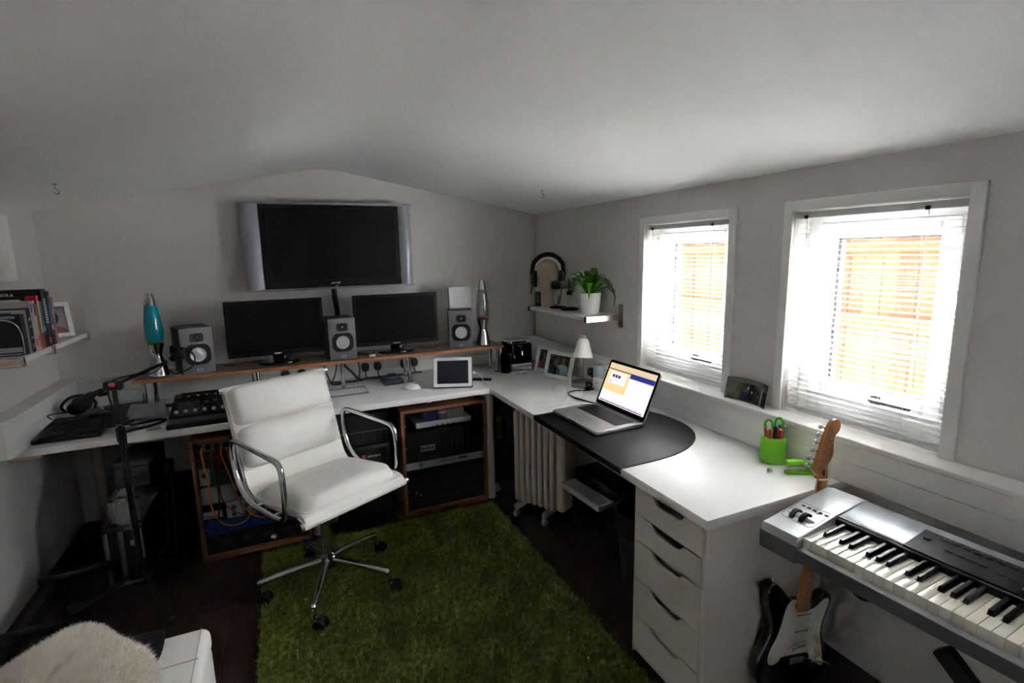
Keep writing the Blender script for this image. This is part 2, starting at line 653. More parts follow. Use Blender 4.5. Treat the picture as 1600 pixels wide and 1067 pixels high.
for z in (.35, 1.08, 1.62):
    MB().bb(-.05, -.012, -2.65, 4.6, z - .03, z + .03, .003, 1).build('rail', FEN[2], fence)

# ------------------------------------------------------------------ desks
desk = thing('desk', 'long white desk under the two monitors along the gable wall', 'desk', (-1.86, -.4, 0))
o = (1.86, .4)
MB().bb(XL + .004 + o[0], -.7258 + o[0], -.803 + o[1], -.004 + o[1], H - .034, H, .0025, 2).build('worktop', LAM, desk)
for (x, y) in ((-.7315, -.785), (-1.799, -.768), (-2.95, -.12)):
    MB().lathe([(.03, 0), (.03, .012), (.026, .014), (.026, H - .05), (.036, H - .05), (.036, H - .0345)], 20,
               Matrix.Translation((x + o[0], y + o[1], 0))).build('leg', BEIGE, desk)
MB().bb(XL + .02 + o[0], XL + .14 + o[0], -.78 + o[1], -.08 + o[1], H - .055, H - .0345, .002, 1).build('batten', pm('pine_batten', (196, 164, 128), .6, var=.1), desk)
MB().ell((-1.12 + o[0], -.79 + o[1], H - .04), (.014, .01, .007)).build('cable_clip', CHROME, desk)

desk2 = thing('desk', 'white desk beneath the windows holding the open laptop', 'desk', (-.41, -1.36, 0))
MB().bb(-.315, .406, -1.266, 1.356, H - .034, H, .0025, 2).build('worktop', LAM, desk2)
MB().bb(.30, .40, -1.2, 1.2, H - .09, H - .0345, .002, 1).build('batten', LAM, desk2)

# drawer cabinet
cab = thing('drawer_cabinet', 'tall white five-drawer cabinet carrying the end of the desk', 'cabinet', (-.72, -2.44, 0))
w2 = .18
CZ = .7005
body = MB().bb(.019, .575, -w2, -w2 + .012, .0, CZ, .001, 1)
body.bb(.019, .575, w2 - .012, w2, .0, CZ, .001, 1)
body.bb(.02, .574, -w2 + .012, w2 - .012, CZ - .012, CZ).bb(.02, .574, -w2 + .012, w2 - .012, .0, .04).bb(.56, .574, -w2 + .012, w2 - .012, .04, CZ - .012)
body.bb(.001, .019, -w2, -w2 + .012, 0, CZ, .001, 1).bb(.001, .019, w2 - .012, w2, 0, CZ, .001, 1)
body.build('carcass', pm('cabinet_white', (212, 204, 196), .4, var=.02), cab)
tops = [.697, .590, .482, .320, .168, .012]
for i in range(5):
    z1, z0 = tops[i], tops[i + 1] + .003
    a = w2 - .0135
    hw = .085
    dep = .029
    # front with a shallow scooped grip cut into its top edge
    out = [(-a, z0), (a, z0), (a, z1)]
    for k in range(9):
        u = 1 - 2 * k / 8
        s = max(0.0, 1 - max(0, (abs(u) - .62) / .38) ** 1.6)
        out.append((u * hw, z1 - dep * s * (1 if abs(u) < .999 else 0)))
    out += [(-a, z1)]
    dr = MB().prism(out, .0, .012, 'yz').build('drawer_front', MATS['cabinet_white'], cab)
    MB().bb(.06, .07, -a, a, z0, z1 - .05).build('drawer_box', MATS['cabinet_white'], dr)
    # rounded lip of the grip
    lip = []
    for k in range(9):
        u = 1 - 2 * k / 8
        s = max(0.0, 1 - max(0, (abs(u) - .62) / .38) ** 1.6)
        lip.append((.002, u * hw, z1 - dep * s))
    MB().tube(lip, .0028, 6).build('grip', MATS['cabinet_white'], dr)

# ------------------------------------------------------------------ rack cabinets
def rack(label, x0, x1, yf, h=.668, dep=.42):
    t = thing('rack_cabinet', label, 'cabinet', ((x0 + x1) / 2, yf + dep / 2, 0), group=None)
    w = (x1 - x0) / 2
    d = dep / 2
    e = .017
    MB().bb(-w, -w + e, -d, d, .0, h, .001, 1).build('side_panel', WALNUT, t)
    MB().bb(w - e, w, -d, d, .0, h, .001, 1).build('side_panel', WALNUT, t)
    MB().bb(-w + e, w - e, -d, d, h - e, h, .001, 1).build('top_panel', WALNUT, t)
    MB().bb(-w + e, w - e, -d, d, .0, .022, .001, 1).build('bottom_panel', WALNUT, t)
    MB().bb(-w + e, w - e, d - .01, d - .001, .022, h - e).build('back_panel', BLACKM, t)
    for sx in (-1, 1):
        r = MB().bb(sx * (w - e - .020), sx * (w - e - .001), -d + .034, -d + .037, .03, h - e - .005)
        r.build('rack_rail', BLACK, t)
        for z in (.06, .14, .26, .36, .46, .56, .63):
            MB().cyl((sx * (w - e - .010), -d + .034, z), (sx * (w - e - .010), -d + .0305, z), .004, n=8).build('screw', STEEL, t)
    return t
RX0, RX1 = -1.301, -.763
rack('walnut rack cabinet holding the silver player beside the desk leg', RX0, RX1, -.812)
LX0, LX1 = -2.372, -1.834
rack('walnut rack cabinet full of coloured patch cables behind the chair', LX0, LX1, -.812)

def unit(name, label, cat, x0, x1, z0, z1, mat, yf=-.787, dep=.25, ear=True):
    t = thing(name, label, cat, ((x0 + x1) / 2, yf, z0))
    w = (x1 - x0) / 2
    MB().bb(-w, w, 0, .004, .0, z1 - z0, .0008, 1).build('faceplate', mat, t)
    MB().bb(-w + .024, w - .024, .004, dep, .001, z1 - z0 - .001, .001, 1).build('chassis', BLACK, t)
    if ear:
        for sx in (-1, 1):
            MB().cyl((sx * (w - .008), 0, (z1 - z0) / 2), (sx * (w - .008), -.003, (z1 - z0) / 2), .0035, n=8).build('screw', STEEL, t)
    return t
e = .019
a, b = RX0 + e, RX1 - e
t = unit('disc_player', 'slim silver rack player with a blue sticker', 'player', a + .004, b - .004, .283, .327, SILVER)
MB().bb(-.06, .07, -.001, .0, .024, .027).build('slot', BLACKM, t)
MB().bb(.085, .14, -.001, .0, .022, .031).build('slot', BLACKM, t)
MB().cyl((-.155, 0, .024), (-.155, -.0008, .024), .017, n=20).build('sticker', pm('blue_sticker', (40, 150, 190), .5), t)
t = unit('power_amplifier', 'black rack amplifier with a pale grey badge', 'amplifier', a, b, .332, .52, BLACK)
MB().bb(-.155, -.063, -.0015, 0, .058, .096, .001, 1).build('badge', pm('badge_grey', (150, 140, 138), .5), t)
for i in range(7):
    MB().bb(-.148 + i * .0115, -.141 + i * .0115, -.002, -.0015, .068 + .002 * (i % 2), .086 - .003 * (i % 3)).build('badge_letter', BLACKM, t)
for i in range(6):
    MB().bb(-.02 + i * .035, .0 + i * .035, -.001, 0, .02, .16).build('vent_slot', BLACKM, t)
t = unit('audio_processor', 'black rack processor with two small brass knobs', 'processor', a, b, .024, .278, BLACK)
for (x, z) in ((-.195, .11), (-.17, .092)):
    MB().cyl((x, 0, z), (x, -.014, z), .006, n=10).build('knob', pm('brass', (200, 160, 70), .3, .9), t)
for z in (.06, .13, .2):
    MB().bb(-.22, .22, -.0015, 0, z, z + .003).build('groove', DGREY, t)
# sliding tray with odds and ends
t = thing('rack_tray', 'silver pull-out tray at the top of the rack', 'tray', (-1.036, -.63, .546))
MB().bb(-.174, .174, -.17, .16, 0, .004).bb(-.174, .174, -.172, -.168, 0, .032, .001, 1).bb(-.174, -.17, -.17, .16, 0, .03).bb(.17, .174, -.17, .16, 0, .03).build('tray', SILVER, t)
for i in range(4):
    MB().bb(-.05 + i * .034, -.042 + i * .034, -.1735, -.172, .0, .01).build('notch', BLACKM, t)
for sx in (-1, 1):
    MB().bb(sx * .1745, sx * .245, -.12, .1, .002, .012).build('runner', BLACK, t)
o_ = MB().bb(-.05, .05, -.05, .05, 0, .07, .004, 1).build('storage_box', pm('navy_card', (28, 38, 84), .6), None, loc=(-1.09, -.66, .551))
tag(o_, 'navy blue box on the silver rack tray', 'box')
o_ = MB().bb(-.06, .06, -.06, .06, 0, .064, .003, 1).build('storage_box', pm('grey_card', (128, 126, 124), .6), None, loc=(-.935, -.65, .551))
tag(o_, 'pale grey box on the silver rack tray', 'box')
t = thing('cup', 'small cup with a pale rim on the rack tray', 'cup', (-1.022, -.71, .5505))
MB().lathe([(.018, 0), (.026, .03), (.029, .05), (.026, .05), (.022, .03), (.016, .004)], 18, cap=False).build('bowl', pm('mauve_ceramic', (120, 98, 96), .4), t)
MB().lathe([(.029, .05), (.0305, .053), (.029, .056), (.026, .053), (.0262, .05)], 18, cap=False).build('rim', WHITEP, t)

# left rack gear
a, b = LX0 + e, LX1 - e
t = unit('patch_bay', 'black patch bay outlined in yellow with cables plugged in', 'patch bay', a, b, .592, .642, BLACK)
for z in (.006, .043):
    MB().bb(-.235, .235, -.001, 0, z, z + .0025).build('outline', pm('yellow_print', (190, 180, 40), .5), t)
for i in range(24):
    MB().cyl((-.225 + i * .0195, .0, .017), (-.225 + i * .0195, -.003, .017), .0055, n=8).cyl((-.225 + i * .0195, .0, .034), (-.225 + i * .0195, -.003, .034), .0055, n=8).build('jack', STEEL if i % 2 else BLACKM, t)
t = unit('synth_module', 'dark red rack module below the patch bay', 'module', a, b, .52, .585, pm('dark_red_panel', (96, 34, 36), .5, var=.3, scale=40))
for i in range(9):
    MB().cyl((-.2 + i * .05, 0, .03), (-.2 + i * .05, -.012, .03), .009, n=10).build('knob', MGREY if i % 3 else BLACK, t)
t = unit('effects_unit', 'dark green rack effects unit with a grey end panel', 'effects unit', a, b, .405, .515, pm('dark_green_panel', (24, 46, 38), .5, var=.2, scale=30))
MB().bb(-.245, -.195, -.002, 0, .01, .1).build('end_panel', pm('pale_grey_panel', (146, 146, 150), .5), t)
MB().cyl((-.22, -.002, .065), (-.22, -.014, .065), .012, n=12).build('knob', BLACK, t)
MB().bb(-.19, .2, -.0015, 0, .074, .078).build('stripe', pm('teal_print', (60, 120, 110), .5), t)
t = unit('preamplifier', 'pale grey rack preamplifier with a large black knob', 'preamplifier', a, b, .305, .40, MATS['pale_grey_panel'])
MB().cyl((-.06, 0, .045), (-.06, -.016, .045), .022, n=18).build('knob', BLACK, t)
for i in range(5):
    MB().cyl((.03 + i * .04, 0, .05), (.03 + i * .04, -.012, .05), .01, n=12).build('knob', BLACK, t)
t = unit('mini_mixer', 'small light grey mixer with four knobs inside the rack', 'mixer', a + .11, a + .30, .21, .30, pm('mini_mixer_grey', (168, 166, 172), .45), ear=False)
for i in range(4):
    MB().cyl((-.06 + (i % 2) * .06, 0, .022 + (i // 2) * .035), (-.06 + (i % 2) * .06, -.014, .022 + (i // 2) * .035), .011, n=12).build('knob', DGREY, t)
t = unit('disk_drive', 'lilac white external drive in the cable-filled rack', 'drive', a, a + .09, .225, .265, pm('lilac_white', (176, 172, 205), .4), ear=False)
MB().bb(-.03, .03, -.001, 0, .008, .012).build('slot', BLACKM, t)
t = unit('audio_interface', 'blue rack interface near the cabinet floor', 'audio interface', a, b, .135, .205, pm('royal_blue_panel', (26, 62, 140), .4))
for i in range(8):
    MB().cyl((-.2 + i * .055, 0, .035), (-.2 + i * .055, -.01, .035), .01, n=12).build('socket', BLACK, t)
t = unit('power_supply', 'black rack power supply on the cabinet floor', 'power supply', a, b, .024, .13, BLACK)
for i in range(4):
    MB().bb(-.18 + i * .1, -.13 + i * .1, -.002, 0, .04, .07, .001, 1).build('socket', DGREY, t)

def patch(col, pts, r=.0042, label=''):
    m = pm('cable_' + col[0], col[1], .45)
    c = MB().tube(pts, r, 8, 7).build('patch_cable', m)
    tag(c, label, 'cable')
Y0 = -.798
patch(('orange', (214, 140, 40)), [(-2.315, Y0, .625), (-2.318, Y0 - .035, .6), (-2.305, Y0 - .04, .45), (-2.30, Y0 - .035, .3), (-2.27, Y0 - .03, .215), (-2.215, Y0 - .03, .185), (-2.15, Y0 - .025, .20), (-2.12, Y0 - .01, .26), (-2.13, Y0 + .004, .33)], label='thick orange patch cable looping low across the rack')
patch(('amber', (206, 120, 38)), [(-2.235, Y0, .61), (-2.23, Y0 - .035, .57), (-2.20, Y0 - .045, .45), (-2.175, Y0 - .045, .33), (-2.12, Y0 - .05, .235), (-2.04, Y0 - .05, .20), (-1.97, Y0 - .035, .22), (-1.93, Y0 + .0, .28)], label='amber patch cable curving towards the chair arm')
patch(('crimson', (160, 34, 34)), [(-2.235, Y0, .628), (-2.24, Y0 - .03, .59), (-2.255, Y0 - .028, .45), (-2.25, Y0 - .025, .33), (-2.2, Y0 - .02, .25), (-2.14, Y0 - .012, .225), (-2.10, Y0 + .004, .25)], .0035, label='crimson patch cable hanging beside a green one')
patch(('scarlet', (190, 52, 34)), [(-2.21, Y0, .61), (-2.20, Y0 - .025, .55), (-2.16, Y0 - .03, .42), (-2.12, Y0 - .03, .3), (-2.07, Y0 - .03, .225), (-2.0, Y0 - .02, .22)], .0035, label='scarlet patch cable running beside an amber one')
patch(('green', (36, 110, 62)), [(-2.275, Y0, .63), (-2.278, Y0 - .03, .58), (-2.275, Y0 - .03, .46), (-2.27, Y0 - .02, .41), (-2.262, Y0 + .004, .385)], .0035, label='dark green patch cable beside the orange one')
patch(('black', (18, 18, 20)), [(-2.252, Y0, .605), (-2.256, Y0 - .05, .56), (-2.26, Y0 - .058, .45), (-2.263, Y0 - .058, .33), (-2.285, Y0 - .055, .2), (-2.30, Y0 - .03, .13), (-2.29, Y0 + .002, .1)], .0035, label='black patch cable dropping to the rack floor')

# computer and black box between the racks
t = thing('computer_tower', 'black computer tower standing between the two rack cabinets', 'computer', (-1.575, -.52, 0))
MB().bb(-.215, .215, -.2, .22, .02, .46, .006, 2).build('case', pm('computer_charcoal', (30, 31, 34), .4), t)
MB().bb(-.2, .2, -.206, -.2, .06, .44, .003, 1).build('front_panel', pm('computer_panel', (24, 25, 28), .3), t)
MB().bb(.05, .072, -.208, -.206, .385, .407).build('logo_square', pm('logo_pink_red', (186, 92, 104), .5), t)
for i in range(6):
    MB().bb(.082 + i * .013, .091 + i * .013, -.208, -.206, .389, .399 + .002 * (i % 2)).build('logo_letter', pm('logo_pale', (170, 172, 176), .5), t)
MB().ell((-.02, -.207, .09), (.022, .004, .011)).build('power_button', MGREY, t)
for sx in (-1, 1):
    for sy in (-1, 1):
        MB().cyl((sx * .17, sy * .16, 0), (sx * .17, sy * .16, .02), .018, n=12).build('foot', RUBBER, t)
t = thing('amplifier_case', 'black slotted amplifier lying on the computer tower', 'amplifier', (-1.575, -.52, .4605))
MB().bb(-.22, .22, -.21, .2, .008, .2, .004, 1).build('case', BLACK, t)
MB().bb(-.21, .21, -.2105, -.209, .09, .095).build('groove', MGREY, t)
for i in range(12):
    MB().bb(-.19 + i * .033, -.172 + i * .033, -.211, -.2095, .02, .075).build('vent_slot', BLACKM, t)
for sx in (-1, 1):
    MB().bb(sx * .17 - .015, sx * .17 + .015, -.19, .18, 0, .008).build('foot', RUBBER, t)

# ------------------------------------------------------------------ rug
RU = (-2.095, -.756, -2.80, -.885)
rug = thing('rug', 'shaggy grass-green rug under the white swivel chair', 'rug', ((RU[0] + RU[1]) / 2, (RU[2] + RU[3]) / 2, 0))
rw, rl = (RU[1] - RU[0]) / 2, (RU[3] - RU[2]) / 2
MB().bb(-rw + .01, rw - .01, -rl + .01, rl - .01, .001, .009, .002, 1).build('backing', pm('rug_backing', (60, 78, 28), .9), rug)
n = 170000
P = np.stack([rng.uniform(-rw + .012, rw - .012, n), rng.uniform(-rl + .012, rl - .012, n), np.full(n, .008)], axis=1)
N = np.tile(np.array([[0, 0, 1.0]]), (n, 1))
gx = np.sin(P[:, 0] * 21 + 1.3 * np.sin(P[:, 1] * 17)) + np.sin(P[:, 1] * 19 + 1.7 * np.sin(P[:, 0] * 13 + 2))
N[:, 0] += .45 * np.cos(gx * 2.1 + P[:, 1] * 9)
N[:, 1] += .45 * np.sin(gx * 1.7 + P[:, 0] * 11)
PILE = pm('rug_pile', (94, 110, 34), .9, var=.28, scale=55, col2=(128, 144, 58), sheen=.1)
pile = blades('pile', P, N, .030, .0021, PILE, rug, lean=.42)
pile['kind'] = 'stuff'

# ------------------------------------------------------------------ swivel chair
CH = (-1.782, -1.312, .0078)
CR = R(28)
chair = thing('swivel_chair', 'white soft-pad leather swivel chair with chrome arms on the green rug', 'chair', CH, CR)
OX = .055
prof = [(-.202, .452), (-.202, .482), (-.175, .500), (-.105, .500), (.02, .485), (.145, .471), (.225, .471), (.285, .505), (.316, .575), (.352, .70), (.398, .845), (.438, .958)]
pc = [Vector((p.x, p.y)) for p in catmull([(a, b, 0) for a, b in prof], 8)]
acc = [0.0]
for i in range(1, len(pc)):
    acc.append(acc[-1] + (pc[i] - pc[i - 1]).length)
def pat(s):
    s = min(max(s, 0), acc[-1])
    for i in range(1, len(acc)):
        if acc[i] >= s:
            t = (s - acc[i - 1]) / max(acc[i] - acc[i - 1], 1e-9)
            p = pc[i - 1].lerp(pc[i], t)
            d = (pc[i] - pc[i - 1]).normalized()
            return p, Vector((-d.y, d.x))      # normal points to the sitter
    return pc[-1], Vector((-1, 0))
def s_at_z(z, after=.5):
    for i in range(len(pc)):
        if acc[i] > after and pc[i].y >= z:
            return acc[i]
    return acc[-1]
def s_at_y(y):
    for i in range(len(pc)):
        if pc[i].x >= y and acc[i] > .06:
            return acc[i]
HW = .262
sl = MB()
NS = 46
vv, ff = [], []
for i in range(NS + 1):
    p, nn = pat(acc[-1] * i / NS)
    for k, off in enumerate((.006, -.006)):
        q = p + nn * off
        vv += [(-HW + OX, q.x, q.y), (HW + OX, q.x, q.y)]
for i in range(NS):
    a = i * 4
    ff += [[a, a + 1, a + 5, a + 4], [a + 2, a + 6, a + 7, a + 3], [a, a + 4, a + 6, a + 2], [a + 1, a + 3, a + 7, a + 5]]
ff += [[0, 2, 3, 1], [NS * 4, NS * 4 + 1, NS * 4 + 3, NS * 4 + 2]]
sl.add(vv, ff)
sl.build('sling', LEATHER, chair)
def pad(name, s0, s1, hw, th, wrinkle=0.0):
    nu, nv = 30, 30
    top, bot = [], []
    def sq(a, b, e=7):
        # square parameter to rounded square
        m = (abs(a) ** e + abs(b) ** e) ** (1 / e)
        q = max(abs(a), abs(b))
        k = q / m if m > 1e-9 else 1
        return a * k, b * k
    m = MB()
    vs_, fs_ = [], []
    for side in (1, 0):
        for i in range(nu + 1):
            for j in range(nv + 1):
                u, v = sq(-1 + 2 * i / nu, -1 + 2 * j / nv)
                p, nn = pat(s0 + (s1 - s0) * (v + 1) / 2)
                e = (max(0, 1 - abs(-1 + 2 * i / nu) ** 7) * max(0, 1 - abs(-1 + 2 * j / nv) ** 7))
                hgt = th * (e ** .38) * (.86 + .14 * (1 - u * u) * (1 - v * v)) if side else -.001
                if side and wrinkle:
                    hgt += wrinkle * e * (math.sin(9 * u + 4 * v + 1.5 * math.sin(5 * v)) * .5 + .5 * math.sin(14 * v - 6 * u + 2 * math.sin(4 * u))) * max(0, .9 - (u * u + .5 * v * v))
                q = p + nn * (.006 + hgt)
                vs_.append((u * hw + OX, q.x, q.y))
    n1 = (nu + 1) * (nv + 1)
    for side in (0, 1):
        for i in range(nu):
            for j in range(nv):
                a = side * n1 + i * (nv + 1) + j
                fs_.append([a, a + 1, a + nv + 2, a + nv + 1])
    rim = [i * (nv + 1) for i in range(nu + 1)] + [nu * (nv + 1) + j for j in range(1, nv + 1)] + [i * (nv + 1) + nv for i in range(nu - 1, -1, -1)] + [j for j in range(nv - 1, 0, -1)]
    for i in range(len(rim)):
        a, b = rim[i], rim[(i + 1) % len(rim)]
        fs_.append([a, b, b + n1, a + n1])
    m.add(vs_, fs_)
    return m.build(name, LEATHER, chair, ang=70)
def piping(s0, s1, hw, parent, off=.010):
    pts = []
    for (u, v) in [(x, -1) for x in (-.9, -.5, 0, .5, .9)] + [(1, y) for y in (-.9, -.3, .3, .9)] + [(x, 1) for x in (.9, .5, 0, -.5, -.9)] + [(-1, y) for y in (.9, .3, -.3, -.9)]:
        p, nn = pat(s0 + (s1 - s0) * (v * .985 + 1) / 2)
        q = p + nn * off
        pts.append((u * hw * .985 + OX, q.x, q.y))
    MB().tube(pts, .0028, 6, 4, closed=True).build('piping', LEATHER, parent)
sa, sb = .058, s_at_y(.235)
q = pad('seat_pad', sa, sb, .255, .064, .004)
piping(sa, sb, .257, q)
z0 = s_at_z(.572)
z1 = s_at_z(.760)
z2 = s_at_z(.955)
q = pad('back_pad', z0, z1 - .001, .257, .062, .0015)
piping(z0, z1 - .001, .259, q)
q = pad('back_pad', z1 + .001, z2, .257, .058, .001)
piping(z1 + .001, z2, .259, q)
for sx in (-1, 1):
    pts = []
    for i in range(26):
        p, nn = pat(acc[-1] * i / 25)
        pts.append((sx * (HW - .004) + OX, p.x - nn.x * .016, p.y - nn.y * .016))
    MB().tube(pts, .0105, 10).build('side_rail', CHROME, chair)
    loop = [(.07, .46), (-.04, .464), (-.10, .485), (-.118, .56), (-.116, .66), (-.10, .712), (-.055, .73), (.09, .737), (.25, .744), (.308, .737), (.33, .70), (.326, .62), (.302, .55), (.25, .492), (.17, .464)]
    MB().tube([(sx * (HW + .034) + OX, y, z) for y, z in loop], .0125, 10, 5, closed=True).build('armrest', CHROME, chair)
    for y in (.0, .15):
        MB().cyl((sx * (HW - .01) + OX, y, .464), (sx * (HW + .034) + OX, y, .464), .008, n=10).build('arm_mount', CHROME, chair)
for s in (.012, acc[-1] - .01):
    p, nn = pat(s)
    MB().cyl((-HW - .012 + OX, p.x - nn.x * .006, p.y - nn.y * .006), (HW + .012 + OX, p.x - nn.x * .006, p.y - nn.y * .006), .0155, n=14).build('stretcher', LEATHER, chair)
    for sx in (-1, 1):
        MB().cyl((sx * (HW + .008) + OX, p.x - nn.x * .006, p.y - nn.y * .006), (sx * (HW + .022) + OX, p.x - nn.x * .006, p.y - nn.y * .006), .0165, n=14).build('rail_end', CHROME, chair)
mech = MB().bb(-.06 + OX, .06 + OX, -.09, .10, .385, .425, .012, 2)
mech.bb(-.25 + OX, .25 + OX, -.135, -.105, .43, .445, .004, 1).bb(-.25 + OX, .25 + OX, .09, .12, .425, .44, .004, 1)
mech.cyl((OX * .5, 0, .32), (OX, 0, .39), .03)
mech.build('tilt_mechanism', BLACK, chair)
MB().cyl((-.13 + OX, -.02, .405), (-.075 + OX, -.02, .405), .026, n=18).build('tension_knob', pm('smoked_chrome', (120, 118, 96), .15, .9), chair)
MB().tube([(-.05, -.03, .39), (-.16, -.02, .385), (-.24, .0, .372)], .005, 8).build('height_lever', BLACK, chair)
MB().ell((-.245, .0, .371), (.014, .014, .012)).build('lever_knob', CHROME, chair)
MB().lathe([(.034, .105), (.036, .12), (.036, .165), (.024, .175), (.024, .33)], 20).build('column', CHROME, chair)
for wd in (181, 253, 325, 37, 109):
    A = R(wd) - CR
    c, s_ = math.cos(A), math.sin(A)
    leg = MB().tube([(c * .03, s_ * .03, .142), (c * .15, s_ * .15, .128), (c * .285, s_ * .285, .108), (c * .302, s_ * .302, .098), (c * .308, s_ * .308, .078)], [.0165, .0165, .014, .0125, .0115], 10, 4)
    lg = leg.build('leg', CHROME, chair)
    off = Matrix.Rotation(-CR, 2) @ Vector((.026, -.012))
    wx, wy = c * .308 + off.x, s_ * .308 + off.y
    ax = Matrix.Rotation(-CR + R(random.uniform(-20, 40)), 2) @ Vector((.42, .9))
    ax = Vector((ax.x, ax.y, 0)).normalized()
    w = MB()
    for k in (-1, 1):
        ctr = Vector((wx, wy, .030)) + ax * (k * .013)
        w.cyl(ctr - ax * .009, ctr + ax * .009, .027, n=20)
    w.ell((wx, wy, .042), (.02, .02, .022), 12, 8)
    w.build('caster', RUBBER, chair)
    MB().cyl((c * .308, s_ * .308, .045), (c * .308, s_ * .308, .085), .0075, n=10).cyl((c * .308, s_ * .308, .05), (wx, wy, .044), .006, n=8).build('caster_stem', CHROME, chair)

# ------------------------------------------------------------------ oil radiator under the window desk
ra = math.atan2(-.215, .121)
rad = thing('oil_radiator', 'cream oil-filled column radiator under the window desk', 'radiator', (-.545, -1.14, 0), ra)
RADM = pm('radiator_cream', (206, 194, 180), .42, var=.03)
fin = MB()
prof_o = rrect(.15, .585, .035, 6, 0, .3675)
fin.prism(prof_o, -.004, .004, 'yz', .003)
fin.bb(-.0145, .0145, -.077, -.03, .085, .655, .013, 3).bb(-.0145, .0145, .03, .077, .085, .655, .013, 3)
fm = fin.mesh('fin', RADM)
for i in range(7):
    put('fin', fm, rad, (-.135 + i * .042, 0, 0))
MB().bb(.14, .20, -.072, .072, .09, .655, .02, 3).build('control_box', RADM, rad)
MB().cyl((.2, 0, .22), (.22, 0, .22), .025, n=16).build('thermostat_knob', WHITEP, rad)
for x in (-.11, .09):
    MB().bb(x - .012, x + .012, -.12, .12, .045, .085, .006, 2).build('foot', RADM, rad)
    for sy in (-1, 1):
        MB().cyl((x - .012, sy * .105, .022), (x + .012, sy * .105, .022), .022, n=14).build('caster', pm('pale_caster', (196, 194, 190), .4), rad)

# ------------------------------------------------------------------ television
tv = thing('television', 'silver-framed flat television mounted on the gable wall', 'television', (-1.55, -.002, 1.365))
TVS = pm('tv_silver', (146, 149, 158), .42, .3, var=.03)
hw, hh = .522, .55
MB().bb(-hw + .09, hw - .08, -.135, -.05, .012, hh - .012, .008, 2).build('back_shell', DGREY, tv)
MB().bb(-.16, .16, -.05, 0, .14, .42, .004, 1).build('wall_bracket', BLACKM, tv)
def tvside(x0, x1, sgn):
    n = 8
    out = []
    for i in range(n + 1):
        u = i / n
        x = x0 + (x1 - x0) * u
        bulge = .016 * (1 - (2 * u - 1) ** 2)
        out.append((x, -.142 - bulge))
    out += [(x1, -.06), (x0, -.06)]
    return MB().prism(out, .012, hh - .012, 'xy').build('speaker_panel', TVS, tv)
tvside(-hw, -hw + .105, -1)
tvside(hw - .082, hw, 1)
fr = MB()
x0, x1 = -hw + .105, hw - .082
z0, z1 = .012, hh - .012
for (a, b, c, d) in ((x0, x0 + .045, z0 + .05, z1 - .035), (x1 - .035, x1, z0 + .05, z1 - .035), (x0, x1, z1 - .035, z1), (x0, x1, z0, z0 + .05)):
    fr.bb(a, b, -.15, -.136, c, d, .003, 1)
fr.build('bezel', pm('tv_bezel', (9, 9, 10), .3, spec=.3), tv)
MB().bb(x0 + .04, x1 - .03, -.142, -.136, z0 + .045, z1 - .03).build('screen', pm('plasma_screen', (12, 11, 14), .3, var=.1, spec=.22), tv)
MB().bb(-hw - .004, hw + .004, -.158, -.06, hh - .013, hh, .005, 2).build('top_trim', TVS, tv)
MB().bb(-hw - .002, hw + .006, -.158, -.06, 0, .013, .005, 2).build('bottom_trim', TVS, tv)
YG = pm('logo_lime', (206, 214, 120), .4)
for i, (w, h_) in enumerate(((.011, .010), (.006, .011), (.006, .011), (.009, .011), (.008, .011))):
    MB().prism([(0, 0), (w, 0), (w + .004, h_), (.004, h_)], -.1515, -.150, 'xz').build('logo_letter', YG, tv, loc=(-.022 + i * .0122, 0, .034))
MB().bb(-.10, -.03, -.1515, -.15, .018, .024).build('button_strip', DGREY, tv)
MB().ell((.012, -.151, .02), (.012, .004, .006)).build('power_button', MGREY, tv)
MB().tube([(-.005, -.09, .02), (-.002, -.085, -.06), (.008, -.07, -.16), (.012, -.06, -.3), (.01, -.06, -.435)], .017, 10, 5).build('cable_sleeve', CABLEB, tv)

# ------------------------------------------------------------------ monitor riser shelf
SZ = .93
ris = thing('monitor_shelf', 'long oak shelf on chrome posts carrying the monitors', 'shelf', (-1.56, -.27, H))
MB().bb(-1.1, 1.095, -.15, .145, SZ - H - .018, SZ - H, .0008, 1).build('board', OAK, ris)
MB().bb(-1.1, 1.095, -.1525, -.1502, SZ - H - .018, SZ - H).build('edge_band', OAKEDGE, ris)
for (x, y) in ((-2.615, -.385), (-2.60, -.20), (-2.07, -.352), (-2.06, -.20), (-1.565, -.36), (-1.138, -.375), (-1.13, -.2), (-.503, -.389), (-.498, -.235)):
    MB().lathe([(.024, 0), (.024, .004), (.0125, .008), (.0125, SZ - H - .026), (.024, SZ - H - .022), (.024, SZ - H - .0182)], 18, Matrix.Translation((x + 1.56, y + .27, 0))).build('post', CHROME, ris)

